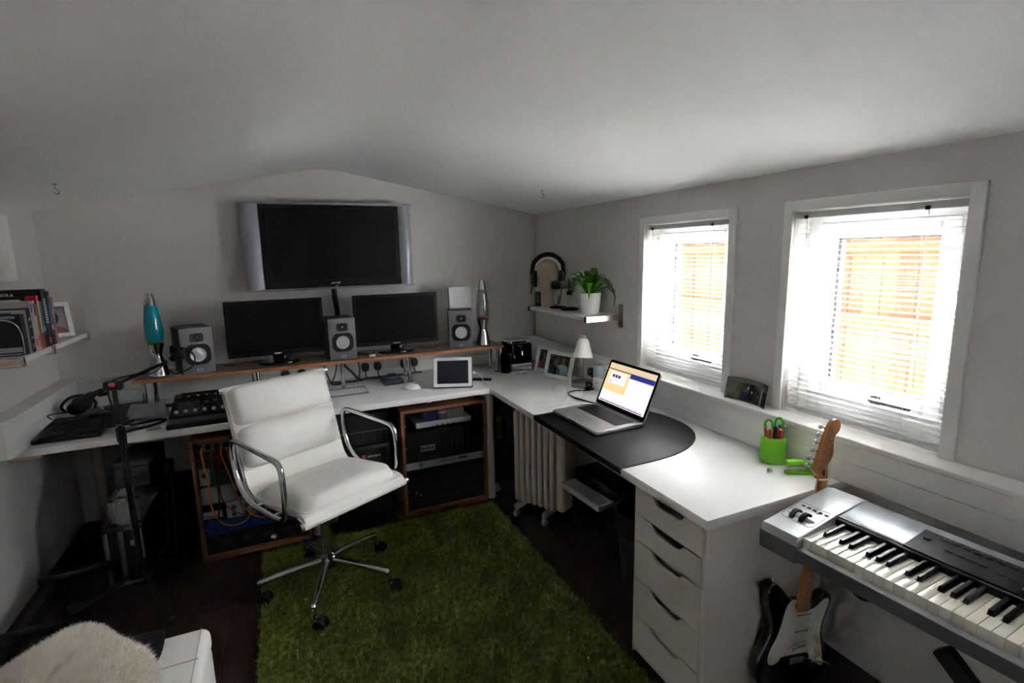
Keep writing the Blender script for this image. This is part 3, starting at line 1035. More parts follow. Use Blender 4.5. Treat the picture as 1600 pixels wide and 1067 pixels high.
# ------------------------------------------------------------------ monitors
def monitor(label, xc, w, rz, bx):
    t = thing('computer_monitor', label, 'monitor', (bx, -.275, SZ), rz)
    dx = xc - bx
    z0, z1 = .058, .395
    fr = MB()
    b = .018
    for (a, c, d, e) in ((-w / 2, -w / 2 + b, z0 + .024, z1 - b), (w / 2 - b, w / 2, z0 + .024, z1 - b), (-w / 2, w / 2, z1 - b, z1), (-w / 2, w / 2, z0, z0 + .024)):
        fr.bb(a + dx, c + dx, -.046, -.024, d, e, .002, 1)
    fr.build('bezel', pm('monitor_bezel', (16, 16, 17), .4, spec=.3), t)
    MB().bb(-w / 2 + .004 + dx, w / 2 - .004 + dx, -.026, .012, z0 + .004, z1 - .004, .01, 2).build('back_shell', BLACK, t)
    MB().bb(-w / 2 + b - .001 + dx, w / 2 - b + .001 + dx, -.040, -.026, z0 + .022, z1 - b + .001).build('screen', SCREEN, t)
    MB().bb(-.035, .035, -.012, .022, .016, .2, .006, 2).build('neck', GLOSSB, t)
    MB().prism(circ(.118, 40, 0, 0, .085), 0, .014, 'xy', .004).build('base', GLOSSB, t)
    MB().bb(-.022, .022, -.0475, -.046, z0 + .008, z0 + .0135).build('logo', pm('logo_silver', (178, 178, 180), .4), t)
    MB().bb(w / 2 - .022 + dx, w / 2 - .019 + dx, -.0475, -.046, z0 + .006, z0 + .012).build('power_light', MATS['logo_silver'], t)
    MB().tube([(.06, .01, .1), (.07, .012, .045), (.05, .02, .02), (.02, .05, .006)], .004, 6, 4).build('cable', CABLEB, t)
    return t
monitor('black monitor on the oak shelf next to the lava-lamp speaker', -1.925, .545, R(2), -1.925)
monitor('black monitor on the oak shelf next to the notepad speaker', -1.19, .552, R(-2), -1.2)

# ------------------------------------------------------------------ studio speakers
SPG = pm('speaker_grey_front', (116, 114, 118), .5, .15, var=.03)
SPD = pm('speaker_dark_body', (46, 46, 50), .6, var=.1)
CONE = pm('speaker_cone_silver', (186, 186, 192), .35, .5, var=.03)
def speaker(label, x, y, rz):
    t = thing('studio_speaker', label, 'speaker', (x, y, SZ), rz, 'grey studio speakers on the oak shelf')
    w, h, d = .165, .264, .19
    MB().bb(-w / 2, w / 2, .006, d, 0, h, .004, 2).build('cabinet', SPD, t)
    MB().bb(-w / 2, w / 2, -.006, .008, 0, h, .005, 2).build('baffle', SPG, t)
    tw = MB().prism(rrect(.068, .05, .014, 5, .002, .208), -.008, -.0055, 'xz').build('tweeter_plate', BLACK, t)
    MB().cyl((.002, -.008, .208), (.002, -.0085, .208), .02, n=20).build('waveguide', BLACKM, tw)
    MB().ell((.002, -.009, .208), (.008, .005, .008)).build('dome', MGREY, tw)
    ring = []
    for i in range(36):
        a = 2 * math.pi * i / 36
        ring.append((max(-.064, min(.064, .07 * math.cos(a))), .112 + max(-.058, min(.058, .07 * math.sin(a)))))
    wf_ = MB().prism(ring, -.010, -.0055, 'xz').build('woofer_ring', BLACKM, t)
    T = Matrix.Translation((0, -.0105, .112)) @ Matrix.Rotation(R(90), 4, 'X')
    MB().lathe([(.052, 0), (.05, .004), (.045, .0045), (.041, .001)], 28, T).build('surround', RUBBER, wf_)
    MB().lathe([(.041, .003), (.034, .001), (.02, .0035), (.0, .006)], 28, T, cap=False).build('cone', CONE, wf_)
    lg = MB().prism(circ(.016, 20, 0, .024, .009), -.0075, -.0055, 'xz').build('logo', pm('logo_pale_blue', (150, 168, 196), .4), t)
    MB().bb(-.006, .006, -.0082, -.0075, .02, .028).build('logo_mark', pm('logo_blue', (60, 100, 180), .4), lg)
    return t
speaker('grey studio speaker beside the turquoise lava lamp', -2.341, -.384, R(19.9))
speaker('grey studio speaker standing between the two black monitors', -1.552, -.385, R(5))
speaker('grey studio speaker with a notepad standing on top', -.768, -.385, R(-15))

np_ = thing('notepad', 'small lined notepad standing on top of the grey speaker', 'notepad', (-.722, -.25, SZ + .2645), R(-3), rot=(R(-6), 0, R(-3)))
MB().bb(-.08, .08, -.006, .0, .0, .15, .001, 1).build('pages', PAPER, np_)
MB().bb(-.085, -.079, -.008, .002, 0, .15, .001, 1).build('spine', pm('navy_spine', (30, 34, 84), .5), np_)
for i in range(6):
    MB().bb(-.055, .05 - .012 * (i % 3), -.0066, -.006, .03 + i * .017, .0318 + i * .017).build('written_line', pm('pencil_grey', (150, 150, 152), .7), np_)

# ------------------------------------------------------------------ lava lamps
def lava(label, x, y, liquid):
    t = thing('lava_lamp', label, 'lamp', (x, y, SZ))
    MB().lathe([(.05, 0), (.052, .006), (.05, .012), (.041, .06), (.028, .105), (.025, .118), (.029, .135), (.037, .165), (.041, .185), (.038, .186), (.02, .186)], 28).build('base', pm('polished_aluminium', (190, 190, 194), .16, 1.0, var=.03), t)
    if liquid == 'blue':
        MB().lathe([(.036, .188), (.0405, .192), (.041, .202)], 28).build('wax', pm('green_wax', (20, 120, 30), .4), t)
        MB().lathe([(.041, .2025), (.0445, .225), (.0455, .25), (.043, .30), (.036, .355), (.0285, .40)], 28).build('bottle', pm('turquoise_liquid', (0, 138, 158), .12, var=.02, coat=.5), t)
    else:
        MB().lathe([(.036, .188), (.0395, .19), (.0405, .198), (.04, .203), (.0, .204)], 28, cap=False).build('wax', pm('red_wax', (120, 16, 40), .35), t)
        MB().lathe([(.041, .188), (.0445, .225), (.0455, .25), (.043, .30), (.036, .355), (.0285, .40)], 28, cap=False).build('bottle', glass_mat('lamp_glass', (.80, .79, .83), .12), t)
    MB().lathe([(.0295, .398), (.029, .402), (.0185, .458), (.017, .463), (.0, .463)], 28, cap=False).build('cap', MATS['polished_aluminium'], t)
    return t
lava('turquoise lava lamp with a silver base beside the grey speaker', -2.545, -.335, 'blue')
lava('clear lava lamp with red wax beside the notepad speaker', -.59, -.345, 'clear')

# small white box and thin wires lying on the shelf
o_ = MB().bb(-.02, .02, -.014, .014, 0, .014, .003, 2).build('cable_adapter', WHITEP, None, loc=(-1.375, -.37, SZ + .0005), rot=(0, 0, R(8)))
tag(o_, 'tiny white adapter lying on the oak shelf between monitors', 'adapter')
o_ = MB().tube([(-2.24, -.19, SZ + .003), (-2.19, -.25, SZ + .003), (-2.12, -.25, SZ + .003), (-2.06, -.19, SZ + .003), (-1.95, -.16, SZ + .003)], .003, 6, 5).build('speaker_wire', pm('brown_wire', (70, 40, 34), .5))
tag(o_, 'thin brown speaker wire on the shelf by the lava-lamp speaker', 'wire')
o_ = MB().tube([(-1.03, -.22, SZ + .003), (-.98, -.27, SZ + .003), (-.92, -.25, SZ + .003), (-.88, -.20, SZ + .003)], .003, 6, 5).build('speaker_wire', MATS['brown_wire'])
tag(o_, 'thin brown speaker wire on the shelf by the notepad speaker', 'wire')
o_ = MB().tube([(-1.46, -.19, SZ + .005), (-1.42, -.27, SZ + .005), (-1.38, -.31, SZ + .005), (-1.345, -.27, SZ + .005), (-1.335, -.19, SZ + .005)], .005, 6, 5).build('power_cable', CABLEB)
tag(o_, 'black power cable curled behind the speaker between monitors', 'cable')

# ------------------------------------------------------------------ sockets and plugs along the back ledge
YS = -DB - .0005
def wallplate(name, label, cat, x, z, w=.086, h=.075):
    t = thing(name, label, cat, (x, YS, z))
    MB().bb(-w / 2, w / 2, -.008, 0, -h / 2, h / 2, .002, 1).build('plate', WHITEP, t)
    MB().bb(-w * .3, w * .3, -.0095, -.008, h * .22, h * .34, .001, 1).build('switch', WHITEP, t)
    return t
def plug(label, x, z, mat=None, end=None):
    t = thing('mains_plug', label, 'plug', (x, YS - .0085, z))
    out = [(-.016, -.03), (.016, -.03), (.026, -.012), (.026, .016), (.014, .028), (-.014, .028), (-.026, .016), (-.026, -.012)]
    MB().prism(out, 0, -.028, 'xz', .005).build('body', mat or BLACK, t)
    MB().tube(end or [(0, -.016, -.028), (0, -.022, -.05), (.004, -.03, -.068), (.02, -.04, -.076), (.05, -.04, -.0765)], .0042, 6, 5).build('cord', CABLEB, t)
    return t
for x in (-1.845, -1.55, -1.365, -1.205, -1.08):
    wallplate('socket_plate', {-1.845: 'white socket plate behind the mixer end', -1.55: 'white socket plate with tangled red and black leads', -1.365: 'white socket plate carrying two black plugs', -1.205: 'white socket plate without a plug beside the router', -1.08: 'white socket plate partly behind the chrome post'}[x], 'socket', x, .818, .15 if x in (-1.365, -1.08, -1.845) else .086)
plug('black plug above the white keyboard, first of a pair', -1.39, .812)
plug('black plug above the router, second of a pair', -1.305 + .0, .812)
plug('black plug just behind the chrome shelf post', -1.118, .808)
plug('black plug beside the tablet, past the chrome post', -1.045, .812)
plug('black plug behind the chair top near the mixer', -1.90, .812)
plug('black plug behind the chair top beside the keyboard', -1.80, .812)

def lead(name, label, mat, pts, r=.004, sm=6):
    return tag(MB().tube(pts, r, 7, sm).build(name, mat), label, 'cable')
lead('power_cable', 'black power cable running along the desk below the plugs', CABLEB, [(-1.62, -.17, H + .006), (-1.5, -.2, H + .006), (-1.42, -.175, H + .007), (-1.36, -.16, H + .006), (-1.25, -.165, H + .006), (-1.1, -.16, H + .006), (-1.0, -.14, H + .006)], .005)
lead('power_cable', 'thick black cable slanting down beside the chrome post', CABLEB, [(-1.545, -.15, .905), (-1.53, -.16, .85), (-1.48, -.17, .79), (-1.45, -.18, .75), (-1.43, -.2, H + .009)], .008)
lead('power_cable', 'black cable hanging straight down above the keyboard', CABLEB, [(-1.44, -.13, .9), (-1.435, -.13, .85), (-1.43, -.135, .80), (-1.44, -.15, H + .006)], .005)
lead('power_cable', 'dark red lead draped behind the chair top', pm('maroon_wire', (92, 30, 30), .5), [(-1.66, -.13, .9), (-1.655, -.15, .84), (-1.64, -.18, .78), (-1.62, -.22, H + .006), (-1.56, -.24, H + .006)], .005)
lead('power_cable', 'dark red lead slanting to the chrome post foot', MATS['maroon_wire'], [(-1.575, -.12, .9), (-1.58, -.14, .84), (-1.6, -.17, .78), (-1.63, -.2, H + .006)], .005)

rt = thing('router', 'dark blue-black router on the desk below the plugs', 'router', (-1.255, -.365, H), R(4))
DB_ = pm('slate_blue_plastic', (34, 42, 58), .4)
MB().prism([(-.062, -.05), (.062, -.05), (.058, .075), (-.058, .075)], 0, .034, 'xy', .006).build('body', DB_, rt)
MB().prism(rrect(.104, .10, .012, 4, 0, .012), .034, .048, 'xy', .004).build('top', pm('slate_blue_top', (50, 60, 80), .35), rt)
MB().bb(-.025, .025, -.02, .035, .048, .062, .006, 2).build('cradle', BLACK, rt)

# ------------------------------------------------------------------ keyboard, mouse, tablet
kb = thing('computer_keyboard', 'slim white keyboard on the desk beside the chair back', 'keyboard', (-1.578, -.474, H), R(.5))
MB().prism(rrect(.286, .15, .008, 4), .001, .007, 'xy', .001).build('body', pm('keyboard_silver', (150, 150, 154), .35, .5), kb)
keys = MB()
for r_ in range(6):
    x = -.135
    c_ = 0
    while x < .125:
        w = .0155
        if r_ == 0 and 4 <= c_ <= 4:
            w = .085
        if r_ in (1, 2) and (c_ == 0):
            w = .026
        if x + w > .138:
            w = .138 - x
        keys.bb(x, x + w, -.066 + r_ * .0225, -.066 + r_ * .0225 + .0185, .007, .0098, .001, 1)
        x += w + .0036
        c_ += 1
keys.build('keys', WHITEP, kb)
MB().cyl((-.14, .07, .009), (.14, .07, .009), .007, n=12).build('battery_tube', MATS['keyboard_silver'], kb)

o_ = MB().ell((0, 0, .0), (.036, .058, .035), 20, 12).mesh('computer_mouse', WHITEP)
for v in o_.vertices:
    v.co.z = max(v.co.z, -.001)
o_ = put('computer_mouse', o_, None, (-1.172, -.565, H + .0015), (0, 0, R(68)))
tag(o_, 'round white computer mouse on the desk near the tablet', 'mouse')

tb = thing('tablet', 'white tablet with a dark screen propped up on the desk', 'tablet', (-.937, -.692, H + .005), R(-21.5))
T = Matrix.Rotation(R(-22), 4, 'X')
MB().prism(rrect(.250, .198, .010, 4, 0, .099), -.004, .012, 'xz', .002, T).build('case', pm('navy_case', (20, 22, 52), .5), tb)
MB().prism(rrect(.242, .188, .008, 4, 0, .1), -.0065, -.004, 'xz', .0, T).build('bezel', WHITEP, tb)
MB().prism(rrect(.197, .148, .002, 2, 0, .1), -.0078, -.0065, 'xz', .0, T).build('screen', pm('tablet_screen', (20, 24, 36), .15), tb)
MB().prism([(-.09, 0), (.09, 0), (.06, .12), (-.06, .12)], .010, .014, 'xz', 0, Matrix.Translation((0, .098, .0)) @ Matrix.Rotation(R(22), 4, 'X')).build('stand_flap', MATS['navy_case'], tb)
MB().bb(.125, .143, -.003, .006, .085, .105, .002, 1, T).build('dock_plug', WHITEP, tb)
MB().tube([(.142, .04, .088), (.17, .045, .07), (.2, .05, .02), (.222, .06, .0), (.25, .095, -.002), (.22, .135, -.002), (.26, .145, -.002), (.30, .12, -.002)], .0022, 6, 6).build('cable', CABLEW, tb)
o_ = thing('remote_control', 'flat black remote lying beside the tablet', 'remote', (-.715, -.568, H), R(-28))
MB().bb(-.075, .085, -.019, .019, 0, .014, .004, 2).build('body', BLACK, o_)
MB().bb(-.05, .06, -.013, .013, .014, .0155, .001, 1).build('button_pad', DGREY, o_)

# ------------------------------------------------------------------ corner stack: drives and speakers
dk = thing('mini_computer', 'flat silver mini computer under the black drive tower', 'computer', (-.336, -.37, H))
MB().bb(-.082, .082, -.082, .082, 0, .052, .012, 3).build('body', pm('mini_silver', (196, 196, 198), .35, .4), dk)
MB().bb(-.06, .06, -.0835, -.082, .034, .037).build('disc_slot', BLACKM, dk)
MB().cyl((.062, -.083, .016), (.062, -.0835, .016), .002, n=8).build('power_light', glow('white_led', (255, 255, 255), 3), dk)
dk = thing('drive_tower', 'black cube drive tower with small blue lights', 'storage drive', (-.336, -.36, H + .0525))
MB().bb(-.08, .08, -.09, .10, 0, .145, .006, 2).build('case', BLACK, dk)
MB().bb(-.072, .072, -.0925, -.09, .012, .135, .003, 1).build('door', GLOSSB, dk)
for i, m in enumerate((glow('led_blue', (60, 130, 255), 4), glow('led_pale', (180, 210, 255), 3), glow('led_amber', (255, 230, 150), 3))):
    MB().cyl((0, -.0925, .088 - i * .011), (0, -.0932, .088 - i * .011), .0025, n=8).build('light', m, dk)
dk = thing('wireless_router', 'flat silver router lying on the black drive tower', 'router', (-.352, -.36, H + .198))
MB().bb(-.068, .068, -.075, .085, 0, .024, .006, 2).build('body', pm('router_silver', (206, 206, 208), .35, .3), dk)
MB().bb(-.056, .056, -.0762, -.075, .006, .018, .001, 1).build('front_window', GLOSSB, dk)
o_ = thing('small_speaker', 'rounded black desktop speaker beside the drive tower', 'speaker', (-.460, -.441, H))
MB().lathe([(.035, 0), (.039, .006), (.039, .13), (.034, .14), (.0, .142)], 24, cap=False).build('body', BLACKM, o_)
MB().lathe([(.0395, .012), (.0405, .014), (.0405, .1), (.0395, .102)], 24, cap=False).build('grille', pm('speaker_cloth', (24, 24, 26), .9, bump=.4, bscale=300), o_)
o_ = thing('card_reader', 'small white card reader in front of the mini computer', 'card reader', (-.375, -.525, H), R(20))
MB().bb(-.035, .03, -.022, .022, 0, .014, .004, 2).build('body', WHITEP, o_)
MB().bb(-.02, .02, -.0228, -.022, .004, .009).build('slot', BLACKM, o_)

# ------------------------------------------------------------------ photo frames on the window desk
SK = [pm('print_skin', (138, 102, 88), .5), pm('print_skin_pink', (140, 100, 92), .5)]
def pframe(label, x, y, rz, w, h, lean, scene_fn):
    t = thing('framed_photo', label, 'photo frame', (x, y, H + .003), rz)
    T = Matrix.Rotation(R(-lean), 4, 'X')
    b = .026
    fr = MB()
    fr.bb(-w / 2, -w / 2 + b, -.018, 0, 0, h, .002, 1, T).bb(w / 2 - b, w / 2, -.018, 0, 0, h, .002, 1, T)
    fr.bb(-w / 2 + b, w / 2 - b, -.018, 0, 0, b, .002, 1, T).bb(-w / 2 + b, w / 2 - b, -.018, 0, h - b, h, .002, 1, T)
    fr.build('frame', WHITEP, t)
    MB().bb(-w / 2 + .01, w / 2 - .01, -.006, -.002, .01, h - .01, 0, 1, T).build('backing', pm('print_foliage', (44, 52, 34), .4, var=.5, scale=30, col2=(84, 92, 50)), t)
    MB().bb(-.02, .02, 0, .003, 0, h * .8, 0, 1, Matrix.Translation((0, .11, -.003)) @ Matrix.Rotation(R(20), 4, 'X')).build('strut', BLACKM, t)
    scene_fn(t, T)
    return t
def person_print(t, T, cx, hz, s, top, hair, skin):
    def flat(pts, d, m, nm):
        MB().prism(pts, -.0068 - d, -.0062 - d, 'xz', 0, T).build(nm, m, t)
    flat([(cx - .036 * s, .028), (cx + .036 * s, .028), (cx + .034 * s, hz - .03 * s), (cx + .015 * s, hz - .02 * s), (cx - .015 * s, hz - .02 * s), (cx - .034 * s, hz - .03 * s)], 0, top, 'print_clothes')
    flat(circ(.0165 * s, 16, cx, hz + .006 * s, .021 * s), .0004, hair, 'print_hair')
    flat(circ(.0125 * s, 16, cx, hz, .0175 * s), .0008, skin, 'print_face')
def sc_front(t, T):
    person_print(t, T, .032, .125, 1.35, pm('print_white_top', (150, 176, 180), .5), pm('print_dark_hair', (40, 34, 30), .5), SK[0])
    person_print(t, T, -.028, .10, 1.2, pm('print_navy_top', (34, 50, 72), .5), pm('print_grey_hair', (116, 104, 96), .5), SK[1])
    MB().prism(circ(.02, 14, -.062, .04, .022), -.0072, -.0066, 'xz', 0, T).build('print_blue_top', pm('print_blue', (40, 100, 130), .5), t)
def sc_back(t, T):
    person_print(t, T, -.05, .115, 1.5, SK[1], pm('print_dark_hair', (40, 34, 30), .5), SK[0])
pframe('white photo frame leaning behind another, showing one person', -.215, -.615, R(-69), .236, .185, 14, sc_back)
pframe('white photo frame showing two people, in front of another frame', -.238, -.793, R(-71.5), .236, .182, 16, sc_front)

# ------------------------------------------------------------------ desk lamp
lp = thing('desk_lamp', 'small desk lamp with white glass shade and brushed steel base', 'lamp', (-.178, -1.02, H))
MB().lathe([(.074, 0), (.075, .003), (.075, .024), (.072, .028), (.012, .029), (.008, .036)], 32).build('base', STEEL, lp)
MB().cyl((0, 0, .03), (0, 0, .31), .0035, n=10).build('pole', STEEL, lp)
T = Matrix.Translation((0, 0, .305)) @ Matrix.Rotation(R(-8), 4, 'X') @ Matrix.Rotation(R(7), 4, 'Y')
MB().lathe([(.062, -.122), (.0635, -.121), (.060, -.105), (.036, -.015), (.028, -.004), (.018, 0), (.018, -.003), (.027, -.007), (.034, -.017), (.058, -.106)], 32, T, cap=False).build('shade', pm('opal_glass', (244, 243, 238), .25, var=.01, sss=.2), lp)
MB().lathe([(.02, -.002), (.021, .012), (.016, .02), (.012, .024), (.0, .025)], 20, T, cap=False).build('collar', STEEL, lp)
MB().tube([(-.03, 0, .33), (-.012, 0, .324), (.012, 0, .326), (.03, .004, .334)], .003, 6, 3).build('thumb_screw', STEEL, lp)

# ------------------------------------------------------------------ sockets on the window ledge
XS = -DB - .0005
t = thing('socket_plate', 'white socket plate on the window ledge behind the desk lamp', 'socket', (XS, -1.10, .818))
MB().bb(-.008, 0, -.075, .075, -.042, .042, .002, 1).build('plate', WHITEP, t)
for y in (-.02, .02):
    MB().bb(-.0095, -.008, y - .01, y + .01, .022, .032, .001, 1).build('switch', WHITEP, t)
t = thing('plug_adapter', 'black mains adapter with a red end beside the lamp', 'adapter', (XS - .0085, -1.055, .822))
MB().cyl((0, 0, 0), (-.05, .004, .008), .026, n=18).build('body', BLACK, t)
MB().cyl((-.05, .004, .008), (-.053, .004, .0085), .014, n=14).build('end_cap', pm('dark_red_cap', (150, 36, 44), .4), t)
MB().tube([(-.035, -.01, -.018), (-.045, -.045, -.045), (-.05, -.062, -.07), (-.055, -.07, -.0765)], .009, 8, 4).build('cord', CABLEB, t)
t = thing('laptop_charger', 'pale grey upright charger block on the window ledge', 'charger', (XS - .0088, -1.128, .80))
MB().bb(-.055, 0, -.027, .027, .0, .085, .006, 2).build('body', pm('charger_pale', (196, 202, 210), .4), t)
MB().bb(-.03, -.01, -.012, .012, .0845, .0865, .001, 1).build('prong_cover', DGREY, t)
t = thing('laptop_charger', 'square white charger standing on the desk beside the laptop', 'charger', (-.165, -1.17, H), R(-80))
MB().bb(-.04, .04, -.014, .014, 0, .08, .007, 2).build('body', WHITEP, t)
MB().cyl((.0, -.0145, .05), (.0, -.015, .05), .008, n=14).build('logo', pm('faint_blue_logo', (176, 186, 214), .4), t)
t = thing('cable_bundle', 'knotted black cable and plug beside the white charger', 'cable', (-.205, -1.135, H))
MB().tube([(0, 0, .006), (.03, .02, .03), (.0, .03, .045), (-.02, .0, .03), (.01, -.02, .012), (.03, .0, .006)], .005, 7, 6).build('loop', CABLEB, t)
MB().bb(-.03, .005, -.015, .012, .001, .025, .005, 2).build('plug', BLACK, t)
lead('power_cable', 'black cable curving from the charger to the laptop', CABLEB, [(-.235, -1.14, H + .004), (-.29, -1.11, H + .004), (-.35, -1.13, H + .004), (-.375, -1.2, H + .004), (-.36, -1.29, H + .004), (-.345, -1.36, H + .004), (-.335, -1.405, H + .006)], .0034)
lead('earphone_cable', 'thin white cable lying in loops on the window desk', pm('grey_white_cable', (206, 206, 208), .45), [(-.50, -1.33, H + .003), (-.60, -1.34, H + .003), (-.645, -1.28, H + .003), (-.60, -1.22, H + .003), (-.52, -1.22, H + .003), (-.46, -1.25, H + .003), (-.40, -1.19, H + .01), (-.35, -1.10, H + .035), (-.345, -1.03, H + .04), (-.36, -.99, H + .02), (-.39, -1.0, H + .003), (-.41, -1.04, H + .003)], .0018, 8)
lead('earphone_cable', 'thin white cable standing up in a thin loop near the lamp', MATS['grey_white_cable'], [(-.465, -1.26, H + .003), (-.42, -1.23, H + .012), (-.36, -1.14, H + .05), (-.33, -1.09, H + .058), (-.30, -1.10, H + .04), (-.275, -1.17, H + .012), (-.29, -1.22, H + .003), (-.325, -1.245, H + .003)], .0016, 8)

# ------------------------------------------------------------------ desk mat and laptop
mat = thing('desk_mat', 'black half-round leather desk mat under the laptop', 'desk mat', (-.72, -1.81, H))
DM = pm('black_desk_leather', (17, 18, 20), .48, spec=.2, var=.12, scale=30, bump=.3, bscale=260)
y0, y1 = .385, -.372       # ends along the desk edge (left, right)
out = [(-.012, y0), (-.012, y1), (.10, y1)]
for i in range(1, 24):
    a = -math.pi / 2 + math.pi * i / 24
    c, s_ = math.cos(a), math.sin(a)
    out.append((.10 + .485 * abs(c) ** .85 * (1 if c > 0 else 0), (y0 + y1) / 2 + (y0 - y1) / 2 * (abs(s_) ** .9) * (1 if s_ > 0 else -1)))
out += [(.10, y0)]
MB().prism(out, .0005, .0035, 'xy', .0008).build('top_sheet', DM, mat)
MB().bb(-.0125, -.0095, y1, y0, -.024, .003, .001, 1).build('front_lip', DM, mat)
MB().tube([(p[0] - .002 if p[0] > .2 else p[0], p[1], .0036) for p in out[2:]], .0012, 5).build('stitching', pm('black_thread', (30, 30, 32), .7), mat)

lap = thing('laptop', 'open silver laptop showing a bright desktop on the black mat', 'laptop', (-.482, -1.634, H + .0056), R(-88.7))
LS = pm('laptop_aluminium', (186, 187, 190), .34, .7, var=.02)
LW, LD = .402, .286
MB().prism(rrect(LW, LD, .014, 5), 0, .0165, 'xy', .003).build('base', LS, lap)
MB().prism(rrect(LW - .06, .118, .004, 3, 0, .048), .0162, .0167, 'xy').build('keyboard_bed', pm('laptop_bed', (60, 60, 64), .5), lap)
keys = MB()
for r_ in range(6):
    n = 14
    for c_ in range(n):
        x = -.168 + c_ * .0242
        w = .0205
        if r_ == 0 and 4 <= c_ <= 8:
            if c_ > 4:
                continue
            w = .0205 + 4 * .0242
        yb_ = -.008 + r_ * .019
        keys.bb(x, x + w, yb_, yb_ + .0158, .0167, .0182, .0012, 1)
keys.build('keys', pm('laptop_key', (18, 18, 20), .4), lap)
MB().prism(rrect(.11, .078, .004, 3, -.005, -.085), .0163, .0168, 'xy').build('trackpad', pm('trackpad_grey', (164, 165, 168), .3, .6), lap)
MB().bb(-.03, .03, -LD / 2 - .0005, -LD / 2 + .004, .010, .0168).build('lid_notch', MGREY, lap)
TL = Matrix.Translation((0, LD / 2 - .010, .018)) @ Matrix.Rotation(R(-24), 4, 'X')
LH = .252
lid = MB().prism(rrect(LW, LH, .012, 5, 0, LH / 2), 0, .008, 'xz', .002, TL).build('lid', LS, lap)
MB().prism(rrect(LW - .004, LH - .004, .011, 5, 0, LH / 2), -.0018, .0002, 'xz', 0, TL).build('bezel', GLOSSB, lid)
SX0, SX1, SZ0, SZ1 = -LW / 2 + .016, LW / 2 - .016, .022, LH - .016
def scr(nm, u0, u1, v0, v1, col, d, st=1.0):
    x0 = SX0 + (SX1 - SX0) * u0
    x1 = SX0 + (SX1 - SX0) * u1
    z0 = SZ0 + (SZ1 - SZ0) * v0
    z1 = SZ0 + (SZ1 - SZ0) * v1
    MB().bb(x0, x1, -.0024 - d, -.0018 - d, z0, z1, 0, 1, TL).build(nm, glow('screen_%d_%d_%d' % col, col, st), lid)
scr('screen', 0, 1, 0, 1, (232, 220, 236), 0, .68)
scr('screen_menu', 0, 1, .86, 1, (218, 196, 160), .0004, .62)
scr('screen_line', 0, .46, .835, .86, (74, 56, 60), .0004, .62)
scr('screen_banner', .46, 1, .745, .86, (38, 48, 128), .0006, .65)
scr('screen_rule', .46, 1, .725, .745, (210, 180, 140), .0006, .62)
scr('screen_window', 0, .50, .30, .835, (234, 206, 150), .0008, .62)
scr('screen_panel', .07, .44, .50, .80, (230, 222, 240), .0012, .68)
for i in range(3):
    scr('screen_icon', .13 + i * .065, .18 + i * .065, .655, .73, (60, 52, 60), .0016, .62)
scr('screen_text', .10, .30, .585, .597, (170, 165, 190), .0016, .62)
scr('screen_text', .10, .13, .53, .56, (130, 140, 210), .0016, .62)
scr('screen_dock', .02, .97, .012, .05, (196, 178, 190), .0004, .62)
for i in range(22):
    scr('screen_icon', .04 + i * .042, .065 + i * .042, .016, .046, ((96, 70, 78), (60, 70, 96), (140, 100, 80))[i % 3], .0008, .62)

# ------------------------------------------------------------------ pen pot, stapler, nut, print on ledge
pot = thing('pen_pot', 'lime green pen pot on the window desk', 'pen pot', (-.152, -2.388, H))
MB().lathe([(.034, 0), (.043, .004), (.047, .016), (.048, .06), (.046, .09), (.042, .102), (.037, .106), (.034, .102), (.036, .06), (.034, .01), (.0, .008)], 36, cap=False).build('body', LIME, pot)
def pen(label, ang, lean, col, h, capc=None, r=.0048):
    d = Vector((math.cos(R(ang)) * lean, math.sin(R(ang)) * lean, 1)).normalized()
    b0 = Vector((-.152 + math.cos(R(ang)) * .008, -2.388 + math.sin(R(ang)) * .008, H + .0095))
    t = thing('pen', label, 'pen', b0)
    q = d.to_track_quat('Z', 'Y').to_matrix().to_4x4()
    m = pm('pen_%d_%d_%d' % col, col, .35)
    MB().lathe([(.001, 0), (r, .012), (r, h)], 12, q).build('barrel', m, t)
    MB().lathe([(r + .0008, h - .045), (r + .0012, h - .04), (r + .0012, h), (r * .6, h + .003)], 12, q).build('cap', pm('pen_%d_%d_%d' % (capc or col), capc or col, .35), t)
    MB().bb(r + .001, r + .003, -.0015, .0015, h - .04, h - .004, .0005, 1, q).build('clip', pm('pen_clip', (190, 190, 196), .25, .6), t)
pen('red pen in the lime pot, nearest the photo print', 165, .24, (190, 34, 44), .135)
pen('red marker standing upright in the lime pot', 280, .15, (200, 28, 34), .13, r=.0065)
pen('black marker in the lime green pot', 230, .13, (20, 20, 24), .145, r=.0075)
pen('pale grey ballpoint in the lime green pot', 330, .26, (150, 154, 168), .14)
pen('purple ballpoint in the lime green pot', 10, .26, (110, 70, 120), .135)
pen('silver ballpoint with red cap in the lime pot', 200, .27, (170, 172, 178), .14, (178, 40, 50))
pen('navy pen in the lime green pot', 110, .2, (30, 40, 90), .14)
sc = thing('scissors', 'green-handled scissors standing in the lime pot', 'scissors', (-.150, -2.384, H + .0095), R(-48))
GH = pm('scissor_green', (70, 190, 40), .35)
MB().prism([(-.006, 0), (.006, 0), (.008, .10), (-.008, .10)], -.002, .002, 'xz').build('blades', STEEL, sc)
for sx, zz in ((-1, .135), (1, .147)):
    ring = [(sx * .018 + .014 * math.cos(2 * math.pi * i / 14), 0, zz + .024 * math.sin(2 * math.pi * i / 14)) for i in range(14)]
    MB().tube(ring, .0045, 8, 2, closed=True).build('handle', GH, sc)
    MB().cyl((sx * .004, 0, .095), (sx * .012, 0, zz - .02), .005, n=8).build('shank', GH, sc)

